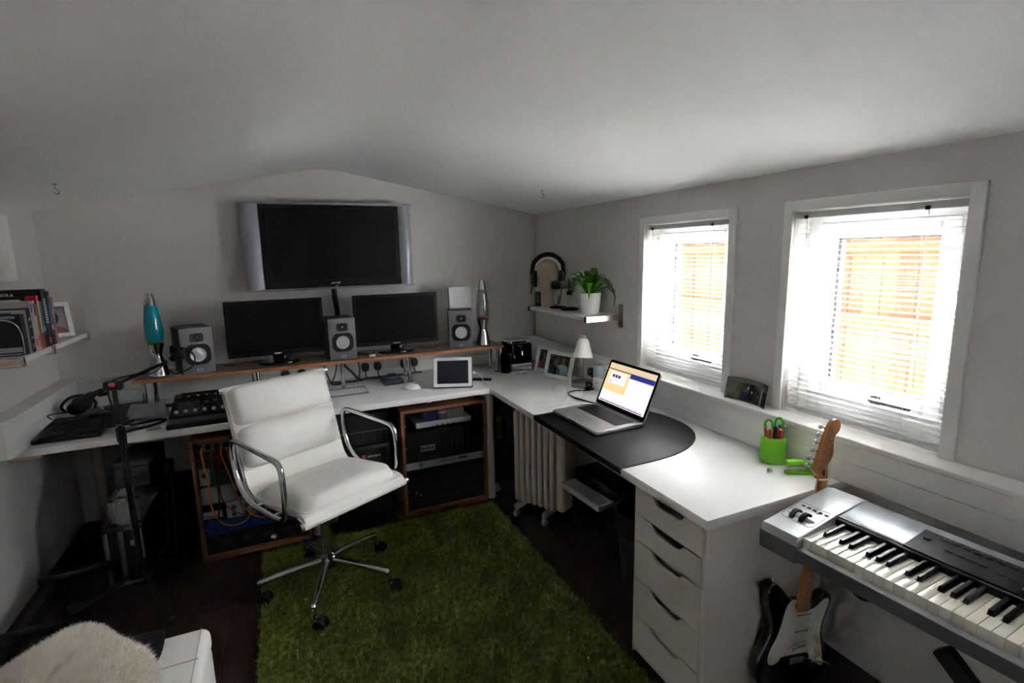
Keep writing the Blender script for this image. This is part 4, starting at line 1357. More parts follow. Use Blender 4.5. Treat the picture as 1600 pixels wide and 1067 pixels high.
st = thing('stapler', 'lime green stapler on the window desk beside the pot', 'stapler', (-.156, -2.517, H), R(-27))
MB().prism(rrect(.118, .032, .012, 5), 0, .012, 'xy', .003).build('base', LIME, st)
arm = []
for i in range(13):
    u = i / 12
    arm.append((-.056 + .114 * u, .052 + .006 * math.sin(math.pi * min(1, u * 1.2)) - .020 * u ** 2.2))
low = [(p[0], p[1] - (.018 - .002 * i / 12)) for i, p in enumerate(arm)]
MB().prism(arm + low[::-1], -.0145, .0145, 'xz', .005).build('top_arm', LIME, st)
MB().prism([(.02, .008), (.056, .008), (.056, .03), (.026, .034)], -.011, .011, 'xz').build('hinge', LIME, st)
MB().bb(-.05, .03, -.006, .006, .030, .036).build('magazine', STEEL, st)
MB().bb(-.049, -.041, -.006, .006, .022, .034).build('staple_head', CHROME, st)
MB().bb(-.05, -.036, -.007, .007, .012, .0135).build('anvil', STEEL, st)

t = thing('cable_ferrule', 'tiny round metal nut on the window desk', 'nut', (-.242, -2.452, H))
MB().lathe([(.007, 0), (.0085, .001), (.0085, .011), (.007, .012), (.0045, .012), (.0045, .001)], 14, cap=False).build('ring', STEEL, t)
MB().lathe([(.0088, .004), (.0092, .005), (.0092, .007), (.0088, .008)], 14, cap=False).build('knurl', STEEL, t)

pp = thing('photo_print', 'curled photo print leaning on the wall between the windows', 'photo', (-.03, -2.16, HB))
def cur(u, v):
    y = .108 - .216 * u
    bow = .028 * (2 * u - 1) ** 2
    return (-.012 - bow + .02 * v, y, .001 + .098 * v - .012 * (2 * u - 1) * v * 0)
m_ = MB().surf(cur, 16, 6)
o_ = m_.build('print_sheet', pm('print_dark_room', (52, 52, 44), .2, var=.6, scale=22, col2=(84, 90, 72), coat=.3), pp, fix=False)
sd = o_.modifiers.new('thick', 'SOLIDIFY')
sd.thickness = .0006
def blot(nm, u0, u1, v0, v1, col, d=.0012):
    mm = MB().surf(lambda u, v: tuple(Vector(cur(u0 + (u1 - u0) * u, v0 + (v1 - v0) * v)) + Vector((-d, 0, 0))), 6, 3)
    mm.build(nm, pm('print_%s_%d' % (nm, col[0]), col, .25), pp, fix=False)
blot('pale_door', .80, .86, .02, .78, (126, 140, 130))
blot('dark_door', .87, .97, .02, .66, (22, 24, 28))
blot('group', .30, .48, .05, .42, (34, 44, 66))
blot('group', .48, .60, .10, .80, (30, 22, 20), .0016)
blot('face', .44, .475, .55, .68, (196, 176, 160), .002)
blot('face', .545, .575, .40, .52, (206, 180, 160), .002)
blot('top_edge', .05, .75, .80, .97, (96, 108, 100))

# ------------------------------------------------------------------ wall shelf with mannequin head
WS = 1.19
ws = thing('wall_shelf', 'white wall shelf with steel brackets holding the fern', 'shelf', (0, -.78, WS))
MB().bb(-.246, -.004, -.37, .375, -.022, 0, .002, 1).build('board', LAM, ws)
for y in (-.385, .382):
    MB().bb(-.255, -.0005, y - .013, y + .013, -.030, .004, .001, 1).build('bracket_arm', STEEL, ws)
    MB().bb(-.007, -.0005, y - .02, y + .02, -.075, .066, .001, 1).build('wall_plate', STEEL, ws)
    MB().bb(-.2565, -.255, y - .0115, y + .0115, -.028, .002).build('arm_end', BLACK, ws)
    for z in (-.055, .045):
        MB().cyl((-.007, y, z), (-.009, y, z), .004, n=10).build('screw', CHROME, ws)

hd = thing('mannequin_head', 'cream mannequin head wearing headphones on the wall shelf', 'mannequin head', (-.135, -.475, WS), R(-28))
sec = [(0, .052, .05, .05), (.012, .05, .048, .05), (.05, .042, .042, .042), (.09, .040, .044, .040), (.115, .043, .060, .042), (.128, .049, .074, .046), (.15, .057, .080, .056), (.185, .064, .082, .072), (.22, .068, .080, .082), (.255, .069, .078, .086), (.285, .065, .070, .080), (.31, .054, .054, .064), (.328, .034, .032, .040), (.335, .008, .008, .010)]
SC = catmull([(a, b, c) for a, b, c, d in sec], 3)
SD = catmull([(a, d, 0) for a, b, c, d in sec], 3)
nn_ = 32
vv, ff = [], []
for k in range(len(SC)):
    z, hx, fy = SC[k]
    by = SD[k].y
    for i in range(nn_):
        a = 2 * math.pi * i / nn_
        x = hx * math.cos(a)
        y = -fy * math.sin(a) if math.sin(a) > 0 else -by * math.sin(a)
        fr_ = max(0, math.sin(a)) ** 2
        ca = abs(math.cos(a))
        if math.sin(a) > 0:
            # nose ridge, eye hollows, mouth
            y -= .02 * math.exp(-(x / .010) ** 2) * math.exp(-((z - .192) / .020) ** 2)
            y -= .008 * math.exp(-(x / .008) ** 2) * math.exp(-((z - .215) / .018) ** 2)
            y += .014 * math.exp(-((abs(x) - .026) / .014) ** 2) * math.exp(-((z - .222) / .013) ** 2)
            y -= .005 * math.exp(-(x / .018) ** 2) * math.exp(-((z - .158) / .006) ** 2)
            y += .004 * math.exp(-(x / .018) ** 2) * math.exp(-((z - .167) / .005) ** 2)
        vv.append((x, y, z))
for k in range(len(SC) - 1):
    for i in range(nn_):
        j = (i + 1) % nn_
        ff.append([k * nn_ + i, k * nn_ + j, (k + 1) * nn_ + j, (k + 1) * nn_ + i])
ff.append(list(range(nn_))[::-1])
ff.append([(len(SC) - 1) * nn_ + i for i in range(nn_)])
MB().add(vv, ff).build('head', pm('cream_foam', (188, 168, 146), .7, var=.05, scale=30), hd, ang=80)
for sx in (-1, 1):
    MB().ell((sx * .066, .008, .205), (.008, .016, .024), 12, 8).build('ear', MATS['cream_foam'], hd)

hp = thing('headphones', 'black and white headphones worn by the mannequin head', 'headphones', (-.135, -.475, WS), R(-28))
arc = [(.118 * math.cos(R(a)) * (1.0 if 20 < a < 160 else .92), .005, .235 + .135 * math.sin(R(a))) for a in range(-8, 190, 12)]
MB().tube(arc, .017, 10, 2).build('headband', pm('headband_black', (16, 16, 20), .7), hp)
arc = [(.098 * math.cos(R(a)), .002, .238 + .108 * math.sin(R(a))) for a in range(12, 170, 12)]
MB().tube(arc, .010, 8, 2).build('inner_strap', pm('pale_strap', (228, 226, 222), .6), hp)
for sx in (-1, 1):
    T = Matrix.Translation((sx * .0765, .005, .20)) @ Matrix.Rotation(R(90) * sx, 4, 'Y')
    MB().lathe([(.04, 0), (.046, .004), (.048, .016), (.044, .022)], 24, T @ Matrix.Scale(1.25, 4, (1, 0, 0))).build('ear_cushion', RUBBER, hp)
    MB().lathe([(.044, .022), (.044, .034), (.036, .042), (.0, .044)], 24, T @ Matrix.Scale(1.2, 4, (1, 0, 0)), cap=False).build('ear_cup', pm('earcup_grey', (70, 70, 76), .45), hp)
MB().tube([(-.105, .0, .15), (-.118, -.005, .12), (-.122, -.01, .095)], .004, 6, 3).build('microphone_stub', BLACK, hp)

t = thing('handset', 'black handset standing beside the mannequin head', 'handset', (-.185, -.415, WS), R(-28))
MB().bb(-.022, .022, -.014, .014, 0, .105, .008, 2).build('body', BLACK, t)
for z in (.03, .045, .06, .075):
    MB().bb(-.012, .012, -.0152, -.014, z, z + .005).build('key_row', MGREY, t)

mc = thing('desk_microphone', 'grey microphone on a chrome post with a round black base', 'microphone', (-.115, -.742, WS), R(-28))
MB().lathe([(.058, 0), (.06, .004), (.057, .014), (.03, .019), (.0, .02)], 28, cap=False).build('base', BLACK, mc)
MB().cyl((0, 0, .018), (0, 0, .105), .0075, n=14).build('post', CHROME, mc)
MB().bb(-.02, .018, -.016, .016, .10, .128, .006, 2).build('clamp', BLACK, mc)
T = Matrix.Translation((.0, 0, .168)) @ Matrix.Rotation(R(-90), 4, 'Y')
MB().lathe([(.0, -.035), (.024, -.033), (.027, -.028), (.027, .06)], 24, T, cap=False).build('body', pm('mic_grey', (120, 120, 124), .4, .3), mc)
MB().lathe([(.0272, .06), (.0285, .062), (.0285, .105), (.022, .122), (.0, .126)], 24, T, cap=False).build('grille', pm('mic_mesh', (82, 82, 82), .5, .5, bump=.8, bscale=500), mc)
ringp = [(.028 , .036 * math.cos(R(a)), .168 + .036 * math.sin(R(a))) for a in range(0, 360, 20)]
MB().tube(ringp, .0055, 8, 1, closed=True).build('shock_ring', BLACK, mc)
ringp = [(-.004, .037 * math.cos(R(a)), .168 + .037 * math.sin(R(a))) for a in range(0, 360, 20)]
MB().tube(ringp, .0045, 8, 1, closed=True).build('shock_ring', BLACK, mc)
MB().bb(-.004, .03, -.008, .008, .125, .136, .002, 1).build('yoke', BLACK, mc)
t = thing('headset_stand', 'flat black dish with a curling lead below the microphone', 'dish', (-.125, -.605, WS), R(-28))
MB().lathe([(.055, 0), (.06, .004), (.056, .012), (.02, .018), (.0, .018)], 28, cap=False).build('dish', BLACKM, t)
MB().tube([(-.03, -.01, .014), (-.005, -.02, .03), (.012, -.02, .06), (.02, -.015, .10), (.022, -.01, .14)], .0025, 6, 5).build('lead', CABLEB, t)

fern = thing('potted_fern', 'bird\'s nest fern in a ribbed white pot on the wall shelf', 'plant', (-.108, -.985, WS))
MB().lathe([(.0, .002), (.054, 0), (.056, .004), (.059, .03), (.0605, .032), (.0605, .035), (.0618, .037), (.0618, .055), (.0632, .057), (.0632, .07), (.0645, .072), (.0655, .10), (.068, .126), (.068, .13), (.063, .13), (.06, .11)], 36, cap=False).build('pot', pm('white_ceramic', (238, 238, 240), .22, var=.01), fern)
MB().lathe([(.0, .112), (.062, .112), (.062, .106)], 24, cap=False).build('soil', pm('potting_soil', (40, 28, 20), .95), fern)
def leaf(az, ln, wd, rise, droop, tw=0.0, z0=.112):
    c, s_ = math.cos(R(az)), math.sin(R(az))
    def cen(v):
        r_ = .015 + ln * (v * .85)
        zz = z0 + rise * math.sin(min(1, v * 1.15) * math.pi * .5) - droop * max(0, v - .45) ** 2 * 3.2
        return r_, zz
    def fn(u, v):
        r_, zz = cen(v)
        w = wd * (math.sin(math.pi * min(1, (.06 + v * .94)) ** .75) ** .8) * (1 + .12 * math.sin(v * 26 + az))
        q = (u - .5) * 2
        lift = .35 * abs(q) * w * (1 - .4 * v)
        x = r_ * c - q * w * s_ * math.cos(tw)
        y = r_ * s_ + q * w * c * math.cos(tw)
        return (x, y, zz + lift + q * w * math.sin(tw))
    return MB().surf(fn, 6, 14)
for i, a in enumerate([(250, .10, .026, .15, .02), (215, .15, .024, .13, .07), (180, .14, .022, .13, .10), (285, .14, .026, .12, .03), (320, .15, .024, .11, .06), (265, .06, .028, .17, .0), (150, .12, .02, .14, .10), (100, .12, .022, .14, .07), (60, .06, .022, .13, .03), (235, .17, .018, .10, .12), (300, .18, .020, .10, .11), (200, .20, .015, .11, .12), (335, .06, .024, .13, .02), (275, .19, .018, .13, .08), (225, .09, .026, .16, .01), (305, .10, .024, .14, .03), (160, .17, .019, .13, .08), (140, .15, .02, .15, .06), (170, .10, .024, .16, .03), (350, .13, .022, .12, .04), (20, .11, .02, .13, .04)]):
    az, ln, wd, rise, dr = a
    lf = leaf(az, ln * 1.05, wd * 1.12, rise, dr, .15 * math.sin(i * 2.1)).build('leaf', GREENL, fern, fix=False, ang=80)
    sd = lf.modifiers.new('thick', 'SOLIDIFY')
    sd.thickness = .0008
for i, (az, ln) in enumerate(((315, .18), (292, .2))):
    c, s_ = math.cos(R(az)), math.sin(R(az))
    p = [(.03 * c, .03 * s_, .115), (.08 * c, .08 * s_, .16), (.13 * c, .13 * s_, .165), (ln * c * .9, ln * s_ * .9, .12), (ln * c * .88, ln * s_ * .88, .06)]
    MB().tube(p, .0035, 6, 5).build('frond', GREENL, fern)

# ------------------------------------------------------------------ left wall shelf with books
LZ = 1.183
LXF = -2.885
lsh = thing('wall_shelf', 'white bookshelf with chrome bracket ends on the side wall', 'shelf', (XL, -.61, LZ))
dx = LXF - XL
MB().bb(.002, dx, -.42, .43, -.024, 0, .0015, 1).build('board', LAM, lsh)
MB().bb(.004, dx - .002, -.4215, -.4202, -.023, -.001).build('raw_end', pm('chipboard', (190, 168, 146), .8, var=.15, scale=90), lsh)
for y in (-.395, -.07, .415):
    MB().bb(.001, dx + .012, y - .007, y + .007, -.036, -.0245, .002, 1).build('bracket_arm', CHROME, lsh)
    MB().bb(dx + .001, dx + .014, y - .012, y + .012, -.036, .006, .005, 2).build('bracket_end', CHROME, lsh)
# books: thickness, height, depth, colours
def book(label, y, th, h, dep, cover, spine=None, marks=(), lean=0.0, coverprint=()):
    t = thing('book', label, 'book', (LXF - .012, y, LZ), group=None, rot=(lean, 0, 0))
    mcov = pm('cover_%d_%d_%d' % cover, cover, .35, var=.05)
    ms_ = pm('cover_%d_%d_%d' % (spine or cover), spine or cover, .35, var=.05)
    c = MB().bb(-dep, -.002, -th / 2, -th / 2 + .002, 0, h, .0004, 1).bb(-dep, -.002, th / 2 - .002, th / 2, 0, h, .0004, 1)
    c.build('cover', mcov, t)
    MB().bb(-.0025, 0, -th / 2, th / 2, 0, h, .0006, 1).build('spine', ms_, t)
    MB().bb(-dep + .005, -.003, -th / 2 + .0022, th / 2 - .0022, .003, h - .003).build('pages', pm('book_pages', (214, 208, 194), .8), t)
    for (z0, z1, w, col) in marks:
        MB().bb(0, .0006, -th / 2 * w, th / 2 * w, z0 * h, z1 * h).build('spine_print', pm('ink_%d_%d_%d' % col, col, .4), t)
    for (x0, x1, z0, z1, col) in coverprint:
        MB().bb(-dep + (dep - .003) * x0, -dep + (dep - .003) * x1, -th / 2 - .0006, -th / 2, z0 * h, z1 * h).build('cover_print', pm('ink_%d_%d_%d' % col, col, .4), t)
    return t
WHT = (225, 222, 220)
letters = [(.40 + i * .045, .40 + i * .045 + .03, .55, WHT) for i in range(10)]
book('pink paperback next to the small photo frame', -.555, .026, .225, .17, (196, 110, 122), marks=[(.55, .75, .8, (206, 170, 160))])
book('book with a blue spine and grey striped foot', -.590, .026, .255, .18, (24, 24, 28), (40, 116, 160), marks=[(0, .26, 1, (60, 58, 62)), (.04, .07, .9, (150, 150, 150)), (.11, .14, .9, (150, 150, 150)), (.18, .21, .9, (150, 150, 150)), (.28, .36, 1, (190, 190, 196)), (.93, 1.0, 1, (20, 20, 24))])
bk = book('tall black book with white spine lettering', -.640, .052, .268, .21, (16, 14, 18), marks=letters + [(.04, .15, .4, (226, 70, 50))], coverprint=[(.72, .95, .03, .16, (190, 186, 186))])
# cover title on the tall black book
def text_on(txt, size, mat, parent, M, depth=.0006):
    cu = bpy.data.curves.new('title', 'FONT')
    cu.body = txt
    cu.size = size
    cu.extrude = depth
    cu.align_x = 'LEFT'
    ob = bpy.data.objects.new('title', cu)
    COL.objects.link(ob)
    dg = bpy.context.evaluated_depsgraph_get()
    me = bpy.data.meshes.new_from_object(ob.evaluated_get(dg))
    bpy.data.objects.remove(ob)
    me.materials.clear()
    me.materials.append(mat)
    me.transform(M)
    return put('title', me, parent)
TM = Matrix.Translation((-.19, -.0268, .236)) @ Matrix.Rotation(R(90), 4, 'X')
text_on('CAMERA', .024, pm('ink_225_222_220', WHT, .4), bk, TM)
book('teal and navy paperback before the tall black book', -.684, .024, .215, .17, (20, 78, 92), (28, 110, 128), marks=[(.35, .45, .9, (120, 170, 190)), (.0, .3, 1, (30, 44, 60))])
book('black paperback with a red corner and pale title', -.712, .022, .242, .18, (22, 20, 22), (200, 40, 44), marks=[(.3, .9, 1, (190, 176, 150))], coverprint=[(.80, 1.0, .82, 1.0, (200, 34, 40)), (.1, .7, .88, .94, WHT)])
book('thin salmon and green paperback', -.735, .014, .205, .16, (60, 120, 90), (190, 112, 92))
book('cream paperback with a blue-topped spine', -.760, .022, .222, .175, (206, 200, 190), (212, 208, 190), marks=[(.7, .95, .6, (46, 66, 140)), (.05, .3, .5, (190, 130, 130))])
book('cream and lilac magazine file beside the cream paperback', -.790, .026, .218, .18, (196, 188, 190), (204, 198, 200), marks=[(.1, .25, .7, (220, 120, 90)), (.8, .98, .5, (120, 90, 150))])
book('dark purple patterned book', -.825, .03, .195, .17, (44, 36, 52), (52, 40, 66), marks=[(.1, .2, .8, (170, 160, 190)), (.3, .36, .8, (190, 180, 190)), (.55, .6, .8, (150, 140, 160)), (.72, .78, .8, (200, 190, 190))], coverprint=[(.1, .9, .75, .95, (150, 140, 140))])
book('slim pale book with a blue cover panel', -.855, .016, .190, .17, (190, 184, 182), (150, 160, 150), coverprint=[(.15, .75, .55, .95, (40, 80, 170))])
book('black boxed disc set with a barcode label', -.890, .034, .175, .16, (30, 29, 34), (38, 36, 44), coverprint=[(.3, .95, .08, .2, (190, 186, 190)), (.05, .95, .02, .05, (170, 166, 170)), (.2, .9, .9, .97, (150, 150, 156))])
t = thing('bookend', 'chrome wire bookend holding the row of books', 'bookend', (-2.97, -.913, LZ))
MB().tube([(-.07, 0, .002), (-.07, 0, .09), (-.05, 0, .14), (0, 0, .155), (.05, 0, .14), (.07, 0, .09), (.07, 0, .002)], .0028, 8, 5).build('loop', CHROME, t)
MB().bb(-.07, .07, -.03, .004, 0.0003, .0015).build('foot', CHROME, t)

pf = thing('framed_photo', 'white frame with a portrait of a dark-haired woman on the bookshelf', 'photo frame', (-2.975, -.345, LZ), rot=(0, 0, R(28)))
T = Matrix.Rotation(R(-16), 4, 'X')
w, h, b = .165, .185, .022
fr = MB().bb(-w / 2, -w / 2 + b, -.016, 0, 0, h, .002, 1, T).bb(w / 2 - b, w / 2, -.016, 0, 0, h, .002, 1, T).bb(-w / 2 + b, w / 2 - b, -.016, 0, 0, b, .002, 1, T).bb(-w / 2 + b, w / 2 - b, -.016, 0, h - b, h, .002, 1, T)
fr.build('frame', WHITEP, pf)
MB().bb(-w / 2 + .008, w / 2 - .008, -.005, -.002, .008, h - .008, 0, 1, T).build('backing', pm('print_mauve', (150, 144, 156), .4, var=.15), pf)
def flat(pts, d, m, nm):
    MB().prism(pts, -.0058 - d, -.0052 - d, 'xz', 0, T).build(nm, m, pf)
flat(circ(.036, 20, -.006, .105, .046), 0, pm('print_dark_hair', (40, 34, 30), .5), 'print_hair')
flat([(-.045, .024), (.055, .024), (.05, .048), (.02, .062), (-.03, .062), (-.048, .045)], .0004, SK[1], 'print_shoulders')
flat(circ(.018, 18, -.008, .105, .026), .0008, SK[1], 'print_face')
flat([(-.018, .06), (.006, .06), (.004, .085), (-.014, .085)], .0006, SK[1], 'print_neck')
MB().bb(-.02, .02, 0, .003, 0, h * .8, 0, 1, Matrix.Translation((0, .10, -.002)) @ Matrix.Rotation(R(18), 4, 'X')).build('strut', WHITEP, pf)

wp = thing('wall_panel', 'large white panel fixed high on the side wall', 'panel', (XL, -.9, 1.486))
MB().bb(.0008, .022, -.55, .535, 0, .318, .002, 1).build('board', pm('panel_white', (236, 236, 232), .5), wp)
MB().bb(.0008, .05, -.55, .40, .322, .345, .004, 1).build('top_rail', MATS['panel_white'], wp)
for k, (hx, hy) in enumerate(((-2.752, -.762), (-.395, -.897))):
    hk = thing('ceiling_hook', ('small metal hook in the ceiling above the bookshelf', 'small metal hook in the ceiling above the fern shelf')[k], 'hook', (hx, hy, zc(hx)))
    MB().lathe([(.010, -.0005), (.010, -.004), (.004, -.006), (.0, -.006)], 14, cap=False).build('plate', CHROME, hk)
    MB().tube([(0, 0, -.004), (0, 0, -.018), (.008, 0, -.026), (.012, 0, -.036), (.004, 0, -.045), (-.007, 0, -.040)], .0024, 7, 5).build('hook', CHROME, hk)

# ------------------------------------------------------------------ control surface and clutter at the desk's far end
mx = thing('fader_mixer', 'black fader control surface on the desk behind the chair', 'mixer', (-2.235, -.785, H), R(1.5))
MB().prism([(0, 0), (.39, 0), (.39, .088), (.375, .092), (.10, .04), (.095, .028), (.01, .024), (0, .018)], -.225, .225, 'yz', .003).build('body', pm('mixer_charcoal', (28, 29, 32), .45), mx)
MB().bb(-.222, .222, .004, .09, .0235, .0275, .002, 1).build('wrist_rest', pm('mixer_wrist', (54, 56, 58), .6), mx)
TS = Matrix.Translation((0, .10, .0405)) @ Matrix.Rotation(math.atan2(.052, .30), 4, 'X')
for i in range(9):
    x = -.195 + i * .043
    MB().bb(x - .002, x + .002, .01, .12, 0, .0012, 0, 1, TS).build('fader_slot', BLACKM, mx)
    MB().bb(x - .0085, x + .0085, .022, .044, .001, .013, .002, 1, TS).build('fader_cap', pm('fader_white', (214, 212, 208), .4), mx)
    for r_ in range(2):
        MB().bb(x - .009, x + .009, .135 + r_ * .018, .145 + r_ * .018, 0, .004, .001, 1, TS).build('button', MGREY if (i + r_) % 2 else DGREY, mx)
    kn = MB().lathe([(.009, 0), (.008, .014), (.0, .014)], 12, TS @ Matrix.Translation((x, .215, 0)), cap=False).build('knob', BLACK, mx)
    MB().bb(x - .0045, x + .0045, .206, .222, .014, .0152, 0, 1, TS).build('cap_light', MATS['fader_white'], kn)
    MB().bb(x - .012, x + .012, .182, .188, 0, .001, 0, 1, TS).build('scribble_strip', MGREY, mx)
MB().bb(-.2, .19, .25, .285, 0, .008, .002, 1, TS).build('display', GLOSSB, mx)

gm = tag(MB().bb(-.155, .155, -.245, .245, 0, .004, .001, 1).build('cutting_mat', pm('cutting_mat_green', (24, 66, 52), .6, var=.08), None, loc=(-2.812, -.355, H + .0005), rot=(0, 0, R(2))), 'dark green cutting mat on the desk by the side-wall corner', 'cutting mat')
k2 = thing('computer_keyboard', 'black keyboard on the desk beside the side-wall ledge', 'keyboard', (-2.868, -.60, H + .0125), R(7), rot=(R(3), 0, R(4)))
MB().prism([(-.135, -.155), (.125, -.16), (.115, .15), (-.13, .17)], .001, .022, 'xy', .004).build('body', BLACK, k2)
kk = MB()
for r_ in range(7):
    for c_ in range(9):
        kk.bb(-.118 + c_ * .0255, -.118 + c_ * .0255 + .021, -.135 + r_ * .031, -.135 + r_ * .031 + .026, .022, .027, .002, 1)
kk.build('keys', pm('key_black', (24, 24, 26), .45), k2)
MB().bb(-.05, .02, .095, .12, .0222, .0236).build('label_strip', pm('key_label_grey', (120, 120, 120), .5), k2)
hs = thing('headset', 'black headset heaped on the black keyboard', 'headset', (-2.885, -.46, H + .076), R(20))
for s_, z in ((-1, .012), (1, .034)):
    T = Matrix.Translation((s_ * .012, 0, z)) @ Matrix.Rotation(R(60 * s_), 4, 'X')
    MB().lathe([(.03, -.012), (.04, -.006), (.042, .006), (.034, .016), (.0, .018)], 22, T, cap=False).build('ear_cup', BLACKM, hs)
MB().tube([(-.06, 0, .004), (-.07, .03, .03), (-.03, .05, .065), (.03, .045, .065), (.065, .02, .03), (.06, -.01, .006)], .007, 8, 5).build('headband', BLACKM, hs)
MB().tube([(-.02, -.02, .0), (-.10, -.03, .01), (-.13, -.06, .012), (-.115, -.10, .0)], .0028, 6, 6).build('lead', CABLEB, hs)
pn = thing('paintbrush', 'small black brush with pale ends beside the headset', 'brush', (-2.765, -.43, H + .05), rot=(R(60), 0, R(-30)))
MB().cyl((0, 0, -.02), (0, 0, .05), .005, n=10).build('handle', BLACK, pn)
MB().cyl((0, 0, .05), (0, 0, .066), .0055, n=10).build('tip', WHITEP, pn)
MB().cyl((0, 0, -.036), (0, 0, -.02), .0065, n=10).build('ferrule', WHITEP, pn)
cl = MB()
rs = random.Random(3)
ph = [(rs.uniform(3, 9), rs.uniform(3, 9), rs.uniform(0, 6)) for _ in range(6)]
def clothf(u, v):
    z = .004
    for a, b, c in ph:
        z += .0095 * (1 + math.sin(a * u + b * v + c))
    ed = min(u, 1 - u, v, 1 - v)
    z *= min(1, ed * 6 + .1)
    return (-.09 + .17 * u + .015 * math.sin(7 * v), -.06 + .115 * v + .008 * math.sin(6 * u), z + .002)
cl.surf(clothf, 22, 18)
o_ = cl.build('cloth', pm('grey_cloth', (150, 152, 158), .9, var=.08, scale=30), None, loc=(-2.585, -.487, H + .008), rot=(0, 0, R(4)), ang=80, fix=False)
tag(o_, 'crumpled grey cloth on the desk behind the microphone stand', 'cloth')
o_.modifiers.new('thick', 'SOLIDIFY').thickness = .002
lead('audio_cable', 'coiled black audio cable with plugs beside the mixer', CABLEB, [(-2.64, -.64, H + .008), (-2.58, -.60, H + .008), (-2.52, -.585, H + .008), (-2.49, -.62, H + .008), (-2.55, -.69, H + .008), (-2.62, -.735, H + .008), (-2.67, -.765, H + .008)], .0065, 7)
t = thing('audio_plug', 'metal audio plug on the desk edge beside the mixer', 'plug', (-2.52, -.75, H + .009), rot=(0, R(90), R(15)))
MB().cyl((0, 0, -.03), (0, 0, .03), .008, n=12).build('barrel', STEEL, t)
MB().cyl((0, 0, .03), (0, 0, .06), .0032, n=8).build('tip', CHROME, t)
t = thing('audio_plug', 'metal audio plug lying beside the microphone stand', 'plug', (-2.625, -.682, H + .009), rot=(0, R(90), R(35)))
MB().cyl((0, 0, -.025), (0, 0, .025), .008, n=12).build('barrel', STEEL, t)
MB().cyl((0, 0, .025), (0, 0, .05), .0032, n=8).build('tip', CHROME, t)
t = thing('leather_wallet', 'folded dark red wallet among the cables', 'wallet', (-2.525, -.29, H + .001), R(10))
MB().bb(-.05, .05, -.03, .03, 0, .006, .002, 1).build('back_flap', pm('oxblood', (84, 22, 26), .5), t)
MB().bb(-.048, .05, -.029, .029, .0062, .012, .002, 1).build('front_flap', MATS['oxblood'], t)

# ------------------------------------------------------------------ microphone stand
mp = (-2.585, -1.02, 0)
msd = thing('microphone_stand', 'black boom microphone stand in front of the desk', 'stand', mp)
SB = pm('stand_black', (18, 18, 19), .35)
MB().cyl((0, 0, .16), (0, 0, .80), .013, n=14).build('pole', SB, msd)
MB().cyl((0, 0, .78), (0, 0, .84), .018, n=14).build('clutch', SB, msd)
MB().cyl((0, 0, .84), (0, 0, 1.03), .0095, n=12).build('upper_pole', SB, msd)
MB().cyl((0, 0, .12), (0, 0, .20), .024, n=14).build('hub', SB, msd)
for i, a in enumerate((-60, 62, 180)):
    c, s_ = math.cos(R(a)), math.sin(R(a))
    lg = MB().tube([(c * .02, s_ * .02, .16), (c * .13, s_ * .13, .075), (c * .27, s_ * .27, .012)], .009, 8, 3).build('leg', SB, msd)
    MB().ell((c * .275, s_ * .275, .012), (.016, .016, .012), 12, 8).build('foot', pm('worn_rubber', (60, 60, 62), .6), lg)
MB().lathe([(.011, .852), (.0125, .853), (.0125, .858), (.011, .859)], 12).build('tape_ring', pm('tan_tape', (168, 140, 110), .6), msd)
c0 = Vector((0, 0, 1.035))
dirb = (Vector((.25, .02, .10))).normalized()
MB().bb(-.035, .035, -.02, .02, 1.015, 1.055, .008, 2).build('boom_clamp', SB, msd)
MB().ell((.0, -.026, 1.045), (.013, .006, .010), 14, 8).build('clamp_badge', pm('coral_badge', (224, 96, 92), .4), msd)
MB().cyl((-.02, -.01, 1.005), (-.055, -.015, 1.003), .009, n=10).build('clamp_knob', SB, msd)
MB().cyl(c0 - dirb * .12, c0 + dirb * .224, .0075, n=12).build('boom', SB, msd)
MB().lathe([(.012, 0), (.0165, .01), (.0165, .07), (.012, .08), (.011, .11), (.0085, .115)], 14, Matrix.Translation(c0 - dirb * .155) @ dirb.to_track_quat('Z', 'Y').to_matrix().to_4x4()).build('counterweight', SB, msd)
MB().tube([tuple(c0 + dirb * .22 + Vector((0, 0, .0))), tuple(c0 + dirb * .16 + Vector((0, -.015, -.02))), tuple(c0 + dirb * .08 + Vector((0, -.012, .01))), tuple(c0 + Vector((-.01, -.02, .012))), (-.012, -.02, .95), (.0, -.018, .9), (.02, -.016, .84), (.018, -.016, .75)], .0032, 6, 6).build('cable', CABLEB, msd)
tip = c0 + dirb * .25
mi = thing('stage_microphone', 'black clip-mounted microphone on the boom stand', 'microphone', tuple(Vector(mp) + tip))
MB().cyl((-.005, 0, -.005), (.012, -.005, .02), .016, n=14).build('swivel', SB, mi)
ringp = [(.016 + .022 * math.cos(R(a)), -.004, .034 + .022 * math.sin(R(a))) for a in range(0, 360, 20)]
MB().tube(ringp, .005, 8, 1, closed=True).build('clip_ring', SB, mi)
MB().cyl((.0, .02, .05), (.03, -.035, .02), .015, n=14).build('body', BLACKM, mi)
MB().ell((.034, -.042, .018), (.022, .022, .022), 16, 10).build('grille', pm('mic_mesh_dark', (40, 38, 36), .5, .4, bump=.8, bscale=500), mi)
MB().tube([(.03, -.01, .05), (.06, -.015, .04), (.085, -.02, .01), (.08, -.02, -.03), (.05, -.01, -.055), (.0, 0, -.07), (-.02, 0, -.05)], .0035, 6, 6).build('lead', CABLEB, mi)

